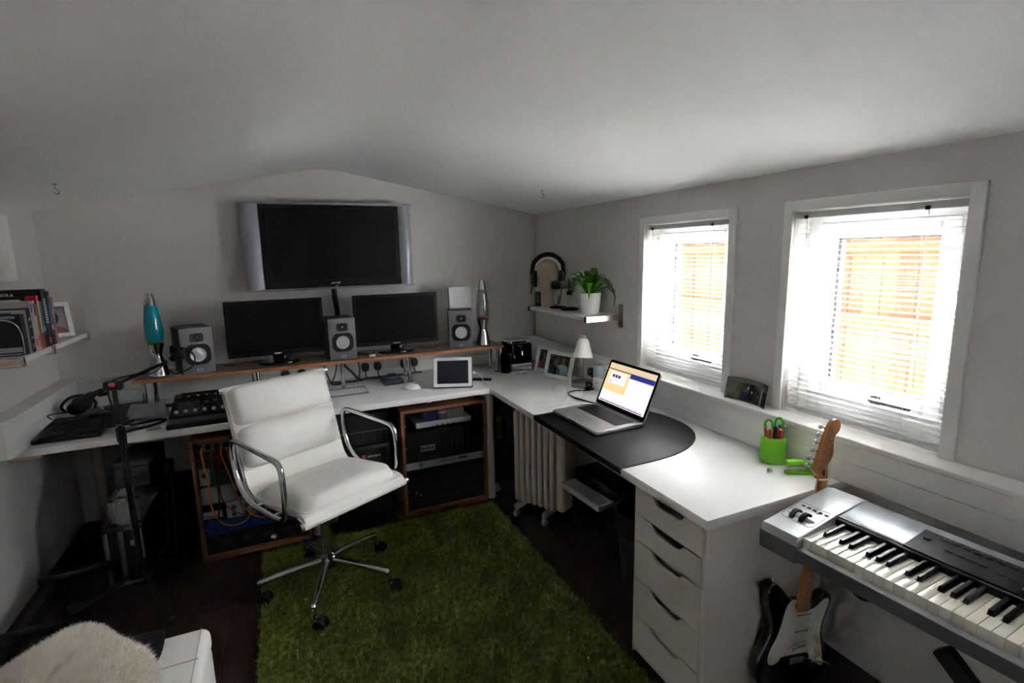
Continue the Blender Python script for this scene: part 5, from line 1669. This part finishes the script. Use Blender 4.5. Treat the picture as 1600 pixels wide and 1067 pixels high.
# ------------------------------------------------------------------ flight cases and bag under the desk
def fcase(label, loc, rz, w, d, h, face, latches=((0, .5),), handle=True, split=True):
    t = thing('flight_case', label, 'case', loc, rz)
    m = pm('case_%d_%d_%d' % face, face, .5, var=.06)
    MB().bb(-w / 2 + .003, w / 2 - .003, -d / 2 + .003, d / 2 - .003, .003, h - .003).build('shell', m, t)
    AL = pm('case_aluminium', (150, 150, 150), .35, .9, var=.05)
    e = .02
    for sx in (-1, 1):
        for sy in (-1, 1):
            x, y = sx * (w / 2), sy * (d / 2)
            MB().bb(x, x - sx * e, y, y - sy * e, 0, h, .002, 1).build('edge_trim', AL, t)
    for z in (0, h):
        s_ = 1 if z == 0 else -1
        for sy in (-1, 1):
            MB().bb(-w / 2 + e, w / 2 - e, sy * d / 2, sy * (d / 2 - e), z, z + s_ * e, .002, 1).build('edge_trim', AL, t)
        for sx in (-1, 1):
            MB().bb(sx * w / 2, sx * (w / 2 - e), -d / 2 + e, d / 2 - e, z, z + s_ * e, .002, 1).build('edge_trim', AL, t)
    for sx in (-1, 1):
        for sy in (-1, 1):
            for z in (.012, h - .012):
                MB().ell((sx * (w / 2 - .008), sy * (d / 2 - .008), z), (.017, .017, .0115), 10, 8).build('corner_cap', BLACK, t)
    if split:
        MB().bb(-w * .12, -w * .12 + .022, -d / 2 - .002, -d / 2 + .004, .02, h - .02, .001, 1).build('split_trim', AL, t)
    for (x, z) in latches:
        l = MB().bb(x * w - .016, x * w + .016, -d / 2 - .008, -d / 2, z * h - .014, z * h + .014, .003, 1).build('latch', STEEL, t)
        MB().tube([(x * w - .01, -d / 2 - .010, z * h), (x * w, -d / 2 - .012, z * h - .006), (x * w + .01, -d / 2 - .010, z * h)], .002, 6, 3).build('latch_wire', CHROME, l)
    if handle:
        MB().tube([(-.045, 0, h), (-.045, 0, h + .02), (.045, 0, h + .02), (.045, 0, h)], .006, 8, 4).build('handle', BLACK, t)
    return t
fcase('tall black flight case with aluminium edges standing on the floor', (-2.672, -.665, 0), R(-3), .16, .40, .305, (26, 27, 30), ((.28, .72),), handle=False)
fcase('silver briefcase standing on the black flight case', (-2.65, -.69, .306), R(-3), .12, .34, .15, (138, 138, 140), ((-.05, .85), (-.05, .15)), handle=False, split=False)
t = thing('equipment_box', 'dark grey box stacked on the silver briefcase', 'box', (-2.625, -.58, .457), R(-4))
MB().bb(-.075, .075, -.17, .12, 0, .135, .006, 2).build('body', pm('box_charcoal', (58, 56, 58), .5), t)
MB().bb(-.076, .076, -.171, .121, .10, .106, .001, 1).build('lid_seam', BLACKM, t)
MB().tube([(-.03, -.172, .06), (-.03, -.19, .06), (.03, -.19, .06), (.03, -.172, .06)], .005, 8, 3).build('handle', BLACK, t)
t = thing('folded_tripod', 'black folded tripod leaning beside the flight cases', 'tripod', (-2.535, -.66, 0), rot=(R(-4), R(3), 0))
for a in range(3):
    c, s_ = math.cos(R(120 * a)) * .018, math.sin(R(120 * a)) * .018
    MB().cyl((c, s_, .0), (c, s_, .5), .011, n=10).build('leg', SB, t)
MB().cyl((0, 0, .46), (0, 0, .53), .03, n=14).build('head', SB, t)
bag = MB()
bag.surf(lambda u, v: ((.19 + .012 * math.sin(9 * u * 2 * math.pi)) * math.cos(2 * math.pi * u) * math.sin(math.pi * v) ** .55, (.15 + .01 * math.sin(5 * u * 2 * math.pi)) * math.sin(2 * math.pi * u) * math.sin(math.pi * v) ** .55, .15 - .15 * math.cos(math.pi * v) + .012 * math.sin(14 * u + 9 * v)), 32, 16)
bg_ = thing('holdall', 'soft black holdall on the floor beside the cable-filled rack', 'bag', (-2.575, -.26, 0.012))
bag.build('body', pm('black_canvas', (15, 15, 17), .9, var=.2, scale=40), bg_, ang=80)
MB().tube([(-.09, -.12, .2), (-.08, -.13, .29), (0, -.12, .33), (.08, -.13, .29), (.09, -.12, .2)], .009, 8, 5).build('handle', BLACKM, bg_)

# ------------------------------------------------------------------ folded stand lying along the side wall
ks = thing('folded_stand', 'black folded keyboard stand lying along the side wall', 'stand', (-2.95, -.9, 0), 0)
KB = pm('stand_satin_black', (12, 12, 13), .4)
MB().box((.0, -.05, .10), (.04, 1.25, .05), .006, 2, rot=(R(-1.2), 0, R(1.4))).build('main_bar', KB, ks)
MB().box((.10, -.005, .145), (.30, .036, .036), .005, 2, rot=(0, 0, R(2))).build('cross_bar', KB, ks)
MB().box((.09, -.42, .145), (.34, .04, .04), .005, 2, rot=(0, 0, R(6))).build('cross_bar', KB, ks)
MB().tube([(-.065, -.435, .15), (-.085, -.43, .17), (-.085, -.425, .2), (-.068, -.42, .225)], .012, 8, 4).build('hook_arm', KB, ks)
for y in (-.5, .4):
    MB().box((.0, y, .038), (.06, .05, .076), .006, 2).build('foot', RUBBER, ks)
for i, (x, y, l) in enumerate(((-2.855, -.92, 'dark effects pedal with a silver edge beside the folded stand'), (-2.835, -1.20, 'black effects pedal on the floor near the sheepskin'))):
    t = thing('effects_pedal', l, 'pedal', (x, y, 0), R(8))
    MB().prism([(-.06, 0), (.06, 0), (.06, .045), (-.06, .03)], -.045, .045, 'yz', .003).build('body', pm('pedal_grey' if i else 'pedal_black', (44, 45, 46) if i else (24, 24, 25), .5), t)
    MB().bb(-.045, .045, -.062, -.056, .006, .03, .001, 1).build('front_edge', STEEL, t)
    for k in range(3):
        MB().cyl((-.028 + k * .028, .03, .04), (-.028 + k * .028, .03, .052), .007, n=10).build('knob', BLACK, t)
    MB().cyl((0, -.03, .032), (0, -.03, .044), .008, n=12).build('footswitch', CHROME, t)

# ------------------------------------------------------------------ stage piano on its stand
SA = math.atan2(-.998, .055)
pn = thing('stage_piano', 'silver-grey stage piano beside the window desk', 'keyboard', (-.607, -2.722, .675), SA)
PG = pm('piano_silver', (172, 176, 180), .38, .25, var=.03)
PD = pm('piano_grey_rail', (86, 91, 89), .45, .1, var=.04)
PBK = pm('piano_black_panel', (26, 28, 30), .42, var=.08, spec=.25)
KW = .0235
NK = 52
CL = .116
PL = CL * 2 + NK * KW
PDp = .352
# lower body and front rail
MB().prism([(0, .012), (.0, .048), (.027, .048), (.0285, .03), (.19, .03), (.19, .10), (PDp, .10), (PDp, .0), (.03, .0)], CL, PL - CL, 'yz').build('body', PD, pn)
MB().bb(CL, PL - CL, .0, .026, .0465, .0505, .0018, 1).build('front_ridge', PG, pn)
for x0, x1 in ((0, CL), (PL - CL, PL)):
    ck = MB().prism([(0.0, .022), (.0, .070), (.008, .080), (.06, .086), (.19, .104), (PDp - .03, .116), (PDp, .106), (PDp, .0), (.02, .0)], x0, x1, 'yz', .006).build('end_cheek', PG, pn)
MB().prism([(0.003, .0), (-.001, .022), (.0, .055), (.02, .055), (.02, .0)], -.001, CL - .001, 'yz').build('cheek_skirt', PD, pn)
# raised top cover behind the keys
MB().prism([(.182, .08), (.184, .094), (.20, .101), (PDp - .03, .114), (PDp - .004, .106), (PDp - .004, .07)], CL + .001, PL - CL - .001, 'yz', .002).build('top_cover', pm('piano_top', (150, 157, 163), .3, .35, var=.03), pn)
MB().prism([(.178, .074), (.1815, .074), (.1835, .093), (.180, .091)], CL + .001, PL - CL - .001, 'yz').build('key_slip', PBK, pn)
# control panel
T = Matrix.Translation((0, .185, .0955)) @ Matrix.Rotation(math.atan2(.0125, .12), 4, 'X')
MB().bb(.29, 1.05, .0, .118, .0, .006, .002, 1, T).build('control_panel', PBK, pn)
def btn(x, y, w=.018, d=.007):
    MB().bb(x - w / 2, x + w / 2, y - d / 2, y + d / 2, .006, .0095, .002, 1, T).build('panel_button', pm('panel_button_black', (22, 22, 24), .4), pn)
btn(.315, .075, .017, .010)
for i in range(8):
    btn(.345 + i * .0235, .097)
for i in range(4):
    btn(.372 + i * .0235, .055)
for i in range(2):
    btn(.478 + i * .0235, .048)
for i in range(14):
    MB().bb(.338 + i * .011, .346 + i * .011, .108, .110 + .002 * (i % 3), .006, .0064, 0, 1, T).build('panel_lettering', pm('panel_print', (86, 90, 92), .5), pn)
lf = MB()
for (a, b, c, d) in ((.525, .66, .022, .03), (.525, .66, .092, .10), (.525, .535, .022, .10), (.65, .66, .022, .10)):
    lf.bb(a, b, c, d, .006, .0085, .001, 1, T)
lf.build('display_frame', pm('display_frame_grey', (136, 138, 136), .4), pn)
MB().bb(.535, .65, .03, .092, .0062, .0072, 0, 1, T).build('display', pm('display_dull', (66, 72, 70), .25), pn)
for i in range(12):
    btn(.70 + (i % 6) * .05, .05 + (i // 6) * .045, .03)
# white keys
Y0, Y1 = .029, .182
def wkey(l, r):
    hg = .0006
    notch = .087
    ll, rr = (.0068 if l else hg), (KW - .0068 if r else KW - hg)
    out = [(hg, Y0), (KW - hg, Y0), (KW - hg, notch), (rr, notch), (rr, Y1), (ll, Y1), (ll, notch), (hg, notch)]
    o2 = []
    for p in out:
        if not o2 or (abs(p[0] - o2[-1][0]) > 1e-6 or abs(p[1] - o2[-1][1]) > 1e-6):
            o2.append(p)
    return MB().prism(o2, .044, .0755, 'xy', .0008).mesh('white_key', pm('ivory_key', (226, 222, 208), .18, var=.01))
wm = {(l, r): wkey(l, r) for l in (0, 1) for r in (0, 1)}
names = 'ABCDEFG'
bk_m = MB().prism([(Y0 + .058, .0755), (Y0 + .064, .0865), (Y1, .0885), (Y1, .0745), (Y0 + .058, .0745)], -.005, .005, 'yz', .0012).mesh('black_key', pm('ebony_key', (14, 13, 17), .3))
for i in range(NK):
    nm = names[i % 7]
    r = nm in 'ACDFG' and i < NK - 1
    l = nm in 'BDEGA' and i > 0
    put('white_key', wm[(1 if l else 0, 1 if r else 0)], pn, (CL + i * KW, 0, 0))
    if r:
        put('black_key', bk_m, pn, (CL + (i + 1) * KW + {'A': .0015, 'C': -.0015, 'D': .0015, 'F': -.002, 'G': 0}[nm], 0, 0))
# wheels and buttons on the left cheek
TC = Matrix.Translation((0, .06, .0862)) @ Matrix.Rotation(math.atan2(.018, .13), 4, 'X')
ol = []
for p in rrect(.098, .105, .012, 4, .058, .066):
    ol.append(tuple(TC @ Vector((p[0], p[1], .0005))))
MB().tube(ol, .0006, 4, closed=True).build('panel_outline', MGREY, pn)
MB().ell((.058, .045, -.002), (.044, .014, .012), 20, 10, TC).build('wheel_pod', pm('pod_pale', (192, 196, 200), .3, .3), pn)
for x in (.040, .070):
    MB().cyl(TC @ Vector((x - .006, .045, -.012)), TC @ Vector((x + .006, .045, -.012)), .029, n=28).build('wheel', RUBBER, pn)
for i in range(5):
    MB().bb(.022 + i * .018, .033 + i * .018, .098, .105, .0, .003, .0015, 1, TC).build('cheek_button', PBK, pn)

xs = thing('keyboard_stand', 'black folding cross stand under the stage piano', 'stand', (-.43, -3.44, 0), SA)
for k, s_ in ((-1, 1), (1, -1)):
    MB().box((0, k * .025, .327), (.80, .03, .045), .006, 2, rot=(0, R(s_ * 42), 0)).build('cross_tube', KB, xs)
for x in (-.29, .29):
    MB().bb(x - .02, x + .02, -.19, .19, .02, .055, .008, 2).build('floor_bar', KB, xs)
    for y in (-.18, .18):
        MB().bb(x - .026, x + .026, y - .02, y + .02, .0, .05, .006, 2).build('end_cap', RUBBER, xs)
    MB().bb(x - .016, x + .016, -.05, .15, .628, .652, .006, 2).build('support_arm', KB, xs)
    for y in (-.03, .12):
        MB().bb(x - .02, x + .02, y - .018, y + .018, .650, .6745, .006, 2).build('support_pad', RUBBER, xs)
MB().cyl((0, -.06, .327), (0, .06, .327), .028, n=18).build('pivot', KB, xs)
t = thing('sustain_pedal', 'black pedal knob hanging under the stage piano', 'pedal', (-.47, -2.955, .6), SA)
MB().ell((0, 0, .028), (.035, .03, .026), 18, 10).build('housing', RUBBER, t)
MB().cyl((0, 0, .045), (0, 0, .0745), .014, n=14).build('mount', RUBBER, t)

# ------------------------------------------------------------------ electric guitar leaning on the desk end
GL = (-.366, -2.668, .036)
gt = thing('electric_guitar', 'black electric guitar with white pickguard and maple neck leaning on the desk', 'guitar', GL, rot=(R(-1.5), R(6.75), R(-6)))
body = [(0, 0), (-.07, .004), (-.125, .03), (-.158, .078), (-.160, .13), (-.140, .18), (-.122, .225), (-.124, .272), (-.142, .318), (-.156, .36), (-.152, .40), (-.132, .412), (-.105, .398), (-.075, .368), (-.05, .345), (-.03, .335), (.0, .335), (.03, .318), (.05, .318), (.078, .338), (.105, .352), (.128, .345), (.138, .318), (.128, .28), (.116, .24), (.118, .20), (.138, .155), (.156, .11), (.154, .06), (.12, .022), (.065, .003)]
bo = [(p.x, p.y) for p in catmull([(a, b, 0) for a, b in body], 4, True)]
GB = pm('guitar_black_lacquer', (7, 7, 8), .08, var=.1, coat=1.0)
MB().prism(bo, -.022, .020, 'xz', .009).build('body', GB, gt)
pg = [(-.052, .345), (-.068, .33), (-.078, .30), (-.084, .26), (-.096, .215), (-.118, .17), (-.122, .135), (-.112, .118), (-.09, .118), (-.072, .128), (-.06, .14), (.048, .14), (.065, .118), (.085, .098), (.110, .088), (.126, .098), (.126, .12), (.112, .16), (.1, .20), (.098, .24), (.108, .28), (.118, .315), (.112, .335), (.09, .33), (.06, .308), (.03, .30), (-.03, .31), (-.035, .345)]
po = [(p.x, p.y) for p in catmull([(a, b, 0) for a, b in pg], 3, True)]
WPG = pm('pickguard_white', (222, 220, 214), .3, var=.01)
pgo = MB().prism(po, -.0245, -.0222, 'xz', .0006).build('pickguard', WPG, gt)
for (x, z) in ((-.05, .335), (.108, .322), (-.083, .225), (-.112, .14), (.098, .21), (.118, .105), (.05, .145), (-.05, .147)):
    MB().cyl((x, -.0245, z), (x, -.0255, z), .003, n=8).build('screw', STEEL, pgo)
for i, (z, tl) in enumerate(((.292, 0), (.232, 0), (.172, -10))):
    T = Matrix.Translation((0, 0, z)) @ Matrix.Rotation(R(tl), 4, 'Y')
    p_ = MB().prism(rrect(.084, .018, .008, 5), -.031, -.0245, 'xz', .001, T).build('pickup', pm('pickup_cream', (214, 210, 200), .4), gt)
    for k in range(6):
        MB().cyl(T @ Vector((-.026 + k * .0104, -.031, 0)), T @ Vector((-.026 + k * .0104, -.0325, 0)), .0028, n=8).build('pole_piece', BLACKM, p_)
for k in range(3):
    x, z = .078 + k * .016, .185 - k * .042
    kn = MB().lathe([(.013, 0), (.011, .012), (.0, .013)], 18, Matrix.Translation((x, -.0245, z)) @ Matrix.Rotation(R(90), 4, 'X'), cap=False).build('control_knob', pm('aged_cream', (206, 192, 150), .4), gt)
MB().bb(.066, .074, -.032, -.0245, .232, .248, .002, 1).build('selector_switch', pm('switch_cream', (214, 206, 180), .4), gt)
br = MB().bb(-.04, .04, -.029, -.0225, .108, .142, .002, 1).build('bridge', pm('bridge_dark_chrome', (90, 90, 94), .25, .9), gt)
for k in range(6):
    MB().bb(-.032 + k * .0108, -.023 + k * .0108, -.033, -.029, .112, .135, .001, 1).build('saddle', STEEL, br)
MB().tube([(.035, -.03, .125), (.06, -.055, .13), (.10, -.06, .12), (.13, -.055, .10)], .003, 6, 4).build('tremolo_arm', CHROME, br)
MB().cyl((-.135, -.002, .415), (-.142, -.002, .428), .006, n=12).build('strap_button', CHROME, gt)
MB().cyl((0, 0, -.012), (0, 0, .0), .006, n=12).build('strap_button', CHROME, gt)
js = MB().prism(circ(.022, 20, .085, .085, .013), -.0255, -.022, 'xz').build('jack_plate', CHROME, gt)
# neck
MAPLE = pm('maple_neck', (190, 124, 70), .35, var=.12, scale=10, stretch=(8, 8, 1), coat=.3)
NB, NT = .302, .772
nk = MB()
n_ = 10
vv, ff = [], []
for k, (z, hw_) in enumerate(((NB, .0285), (NT, .021))):
    for i in range(n_ + 1):
        a = math.pi * i / n_
        vv.append((hw_ * math.cos(a), -.026 + .020 * math.sin(a) * (.9 if k else 1), z))
    vv.append((-hw_ * .6, -.0305, z))
    vv.append((hw_ * .6, -.0305, z))
m_ = n_ + 3
for i in range(m_):
    j = (i + 1) % m_
    ff.append([i, j, m_ + j, m_ + i])
ff += [list(range(m_))[::-1], list(range(m_, 2 * m_))]
neck = nk.add(vv, ff).build('neck', MAPLE, gt)
sclen = .648
for f_ in range(1, 22):
    z = NT - sclen * (1 - 2 ** (-f_ / 12))
    hw_ = .021 + (.0285 - .021) * (NT - z) / (NT - NB)
    if z > NB + .006:
        MB().bb(-hw_ * .92, hw_ * .92, -.0318, -.0300, z - .0011, z + .0011).build('fret', STEEL, neck)
for f_ in (3, 5, 7, 9, 15, 17):
    z = NT - sclen * (1 - (2 ** (-f_ / 12) + 2 ** (-(f_ - 1) / 12)) / 2)
    MB().cyl((0, -.0304, z), (0, -.0309, z), .003, n=10).build('inlay_dot', BLACKM, neck)
MB().bb(-.0215, .0215, -.0335, -.026, NT, NT + .004, .001, 1).build('nut', pm('bone_nut', (232, 226, 208), .4), gt)
hdst = [(-.021, .774), (-.022, .785), (-.040, .800), (-.0435, .808), (-.036, .84), (-.026, .88), (-.016, .92), (-.006, .952), (.006, .972), (.024, .98), (.040, .972), (.046, .955), (.042, .938), (.030, .925), (.026, .908), (.030, .88), (.032, .858), (.024, .838), (.014, .822), (.018, .80), (.021, .785), (.021, .774)]
ho = [(p.x, p.y) for p in catmull([(a, b, 0) for a, b in hdst], 3, True)]
hs_ = MB().prism(ho, -.024, -.010, 'xz', .0015).build('headstock', MAPLE, gt)
for k in range(6):
    t_ = k / 5
    x, z = -.024 + .030 * t_, .812 + .132 * t_
    pg_ = MB().cyl((x, -.024, z), (x, -.034, z), .0042, .003, n=12).build('string_post', CHROME, hs_)
    ex = x - .017 - .008 * (1 - t_)
    tn = MB().cyl((ex + .006, -.013, z + .002), (ex - .012, -.013, z + .006), .003, n=8)
    tn.ell((ex - .020, -.013, z + .008), (.010, .0055, .0085), 12, 8)
    tn.cyl((x, -.010, z), (x, -.003, z), .009, n=12)
    tn.build('tuning_peg', CHROME, gt)
    MB().tube([(-.026 + k * .0104, -.033, .13), (-.0165 + k * .0066, -.0345, NT + .002), (x, -.030, z)], .0005, 4).build('string', STEEL, gt)
MB().prism([(-.003, .788), (.004, .786), (.006, .796), (.002, .806), (-.002, .808), (-.004, .798)], -.0248, -.024, 'xz').build('truss_cover', BLACKM, hs_)
for k in range(8):
    MB().bb(.0205 - .001 * (k % 3), .0225 + .001 * (k % 2), -.0246, -.024, .846 + k * .006, .850 + k * .006).build('headstock_lettering', pm('headstock_ink', (70, 40, 24), .4), hs_)
gs = thing('guitar_stand', 'low black cradle under the electric guitar', 'stand', (-.366, -2.665, 0))
MB().bb(-.09, .09, -.014, .014, .004, .019, .005, 2).build('bar', RUBBER, gs)
for x in (-.07, .07):
    MB().bb(x - .012, x + .012, -.04, .016, 0, .012, .004, 2).build('foot', RUBBER, gs)
    MB().bb(x - .012, x + .012, -.006, .006, .0185, .0255, .002, 1).build('prop', RUBBER, gs)

# ------------------------------------------------------------------ things under the window desk
pr = thing('printer', 'black printer with a grey paper tray under the window desk', 'printer', (-.29, -1.54, .0), R(-86))
MB().bb(-.19, .19, -.14, .17, .25, .36, .012, 2).build('body', BLACK, pr)
MB().bb(-.165, .165, -.25, -.138, .285, .318, .004, 1).build('paper_tray', pm('tray_grey', (166, 168, 168), .45), pr)
MB().bb(-.18, .18, -.165, -.155, .322, .33).build('slot', BLACKM, pr)
MB().bb(-.20, .20, -.13, .16, .36, .366, .002, 1).build('lid', GLOSSB, pr)
for sx in (-1, 1):
    for y in (-.14, .15):
        MB().bb(sx * .15 - .05, sx * .15 + .05, y - .012, y + .012, 0, .252, .002, 1).build('trolley_panel', BLACKM, pr)
bn = thing('waste_bin', 'tapered dark grey waste bin beside the drawer cabinet', 'bin', (-.375, -1.90, 0))
MB().lathe([(.0, .004), (.105, 0), (.108, .006), (.142, .34), (.147, .345), (.147, .352), (.138, .352), (.104, .012), (.0, .012)], 28, cap=False).build('bucket', pm('bin_grey', (66, 68, 70), .5), bn)
MB().lathe([(.140, .26), (.1435, .35), (.150, .352), (.152, .30), (.146, .255)], 28, cap=False).build('liner', pm('bin_liner', (22, 22, 24), .5), bn)
for k, (x, dy) in enumerate(((-.06, 0), (-.05, .06), (-.045, .13), (-.055, .18))):
    lead('power_cable', ('black cable hanging down behind the printer', 'second black cable hanging behind the printer', 'third black cable hanging behind the printer', 'last black cable hanging behind the printer beside the bin')[k], CABLEB, [(x, -1.5 - dy, H - .1), (x - .02, -1.49 - dy, .62), (x + .012, -1.52 - dy, .5), (x, -1.5 - dy, .42)], .004)
sh = thing('crate', 'dark plastic crate under the desk corner behind the leg', 'crate', (-.47, -.50, 0))
MB().bb(-.18, .18, -.16, .16, .01, .30, .012, 2).build('body', pm('crate_dark', (30, 34, 36), .6), sh)
MB().bb(-.185, .185, -.165, .165, .285, .305, .006, 2).build('rim', pm('crate_rim', (44, 48, 50), .6), sh)
for x in (-.1, .0, .1):
    MB().bb(x - .03, x + .03, -.163, -.158, .1, .2, .002, 1).build('slot', BLACKM, sh)
o_ = thing('carton', 'narrow olive yellow carton on the crate under the desk', 'carton', (-.585, -.55, .306), R(8))
MB().bb(-.022, .022, -.03, .03, 0, .16, .002, 1).build('box', pm('olive_yellow', (150, 146, 40), .5), o_)
MB().bb(-.016, .016, -.0306, -.03, .03, .12).build('print_panel', pm('olive_panel', (120, 118, 36), .5), o_)
o_ = thing('carton', 'grey carton on the crate under the desk', 'carton', (-.47, -.545, .306), R(-4))
MB().bb(-.055, .055, -.05, .06, 0, .14, .003, 1).build('box', pm('dull_grey_card', (110, 108, 106), .6), o_)
MB().bb(-.056, .056, -.051, .061, .09, .096).build('tape', pm('parcel_tape', (140, 132, 120), .4), o_)
o_ = thing('paper_card', 'small pink-white card on the floor behind the desk leg', 'card', (-.665, -.735, .0), R(30), rot=(R(-25), 0, R(30)))
MB().bb(-.03, .03, -.001, .001, .0, .05).build('sheet', pm('pinkish_card', (206, 184, 178), .7), o_)
MB().bb(-.02, .02, -.0015, -.001, .02, .03).build('print', pm('pink_print', (176, 130, 130), .7), o_)

# ------------------------------------------------------------------ ottoman, black cushion and sheepskin
ot = thing('ottoman', 'white leather ottoman at the rug edge beneath the sheepskin', 'ottoman', (-2.475, -2.33, 0))
MB().bb(-.297, .297, -.33, .33, .10, .36, .02, 3).build('base', LEATHER, ot)
cu = MB().bb(-.30, .30, -.335, .335, .345, .425, .028, 4).build('cushion', LEATHER, ot)
for y in (.18, -.05, -.25):
    MB().tube([(-.285, y, .4255), (.0, y - .004, .4262), (.285, y, .4255)], .0014, 6, 4).build('seam', pm('leather_seam', (200, 198, 192), .5), cu)
MB().tube([(.276, -.32, .4235), (.278, 0, .4242), (.276, .32, .4235)], .0018, 6, 4).build('seam', MATS['leather_seam'], cu)
for sx in (-1, 1):
    for sy in (-1, 1):
        MB().cyl((sx * .25, sy * .28, 0), (sx * .25, sy * .28, .10), .018, .024, n=14).build('leg', CHROME, ot)
bc = thing('throw', 'black throw folded over the white ottoman', 'throw', (-2.475, -2.33, .426))
THR = pm('black_wool', (12, 12, 13), .95, var=.3, scale=60, bump=.4, bscale=200)
def thf(u, v):
    x = -.315 + .487 * u
    y = -.33 + .675 * v
    return (x + .012 * math.sin(v * 9) * u, y, .004 + .010 * math.sin(u * 5 + 1) ** 2 + .006 * math.sin(v * 11 + u * 3) ** 2)
m_ = MB().surf(thf, 20, 24)
o_ = m_.build('top_fold', THR, bc, fix=False, ang=80)
o_.modifiers.new('thick', 'SOLIDIFY').thickness = .004
MB().surf(lambda u, v: (-.318 - .006 * math.sin(v * 14), -.33 + .675 * v, .006 - .24 * u), 6, 24).build('hanging_side', THR, bc, fix=False, ang=80).modifiers.new('thick', 'SOLIDIFY').thickness = .004
MB().surf(lambda u, v: (-.315 + .487 * v, .347 + .006 * math.sin(v * 14) + .004 * u, .006 - .30 * u), 6, 20).build('hanging_end', THR, bc, fix=False, ang=80).modifiers.new('thick', 'SOLIDIFY').thickness = .004
shp = thing('sheepskin', 'fluffy cream sheepskin heaped on the black throw', 'sheepskin', (-2.475, -2.385, .464))
def skin(u, v):
    a = 2 * math.pi * u
    rr = math.sin(math.pi * v / 2)
    ex, ey = .185 + .02 * math.sin(3 * a + 1), .33 + .025 * math.sin(5 * a)
    x, y = ex * rr * math.cos(a), ey * rr * math.sin(a)
    z = .125 * max(0, math.cos(math.pi * v / 2)) ** .75
    z -= .03 * math.exp(-((x - .055 - .12 * (y - .2)) / .022) ** 2) * (1 if y > -.1 else .5) * (1 - rr ** 3)
    z += .012 * math.sin(9 * x + 6 * y) * (1 - rr ** 2)
    # the far flank slopes away to the wall side
    x -= .10 * max(0, -(y - .15)) * (1 - .0)
    return Vector((x, y, max(z, .0) + .002))
MB().surf(lambda u, v: skin(u, v), 48, 20).build('hide', pm('sheep_hide', (240, 232, 220), .9), shp, ang=90)
U = rng.uniform(0, 1, 70000)
V = np.sqrt(rng.uniform(0.0004, 1, 70000)) * .995 + .003
PP = np.array([skin(u, v) for u, v in zip(U, V)])
E1 = np.array([skin(u + .004, v) for u, v in zip(U, V)]) - PP
E2 = np.array([skin(u, v + .004) for u, v in zip(U, V)]) - PP
NN = np.cross(E2, E1)
NN *= np.where(NN[:, 2:3] < 0, -1, 1)
NN[:, 2] += 1e-6
NN = NN / (np.linalg.norm(NN, axis=1, keepdims=True) + 1e-12)
cl_ = np.stack([np.sin(PP[:, 0] * 60 + 3 * np.sin(PP[:, 1] * 40)), np.cos(PP[:, 1] * 55 + 3 * np.sin(PP[:, 0] * 45)), np.zeros(len(PP))], axis=1)
NN = NN + .35 * cl_
fl = blades('fleece', PP, NN, .036, .0010, pm('sheep_wool', (244, 238, 226), .8, var=.05, scale=25, sheen=.3), shp, lean=.28)
fl['kind'] = 'stuff'

# ------------------------------------------------------------------ groups of repeats
GROUPS = {'book': 'books on the side-wall shelf', 'pen': 'pens in the lime pot', 'mains_plug': 'plugs along the back ledge',
          'socket_plate': 'socket plates on the ledges', 'computer_monitor': 'black monitors on the oak shelf',
          'lava_lamp': 'lava lamps on the oak shelf', 'patch_cable': 'patch cables in the rack',
          'power_cable': 'power cables around the desks', 'earphone_cable': 'thin white cables on the window desk',
          'framed_photo': 'white framed photos', 'rack_cabinet': 'walnut rack cabinets under the desk',
          'venetian_blind': 'venetian blinds on the windows', 'ceiling_hook': 'hooks in the ceiling',
          'flight_case': 'cases stacked under the desk', 'effects_pedal': 'effects pedals on the floor',
          'audio_plug': 'audio plugs beside the mixer', 'speaker_wire': 'speaker wires on the oak shelf',
          'storage_box': 'boxes on the rack tray', 'carton': 'cartons on the crate', 'desk': 'white desks in an L'}
for ob in scene.objects:
    base = ob.name.split('.')[0]
    if ob.parent is None and base in GROUPS and 'group' not in ob:
        ob['group'] = GROUPS[base]
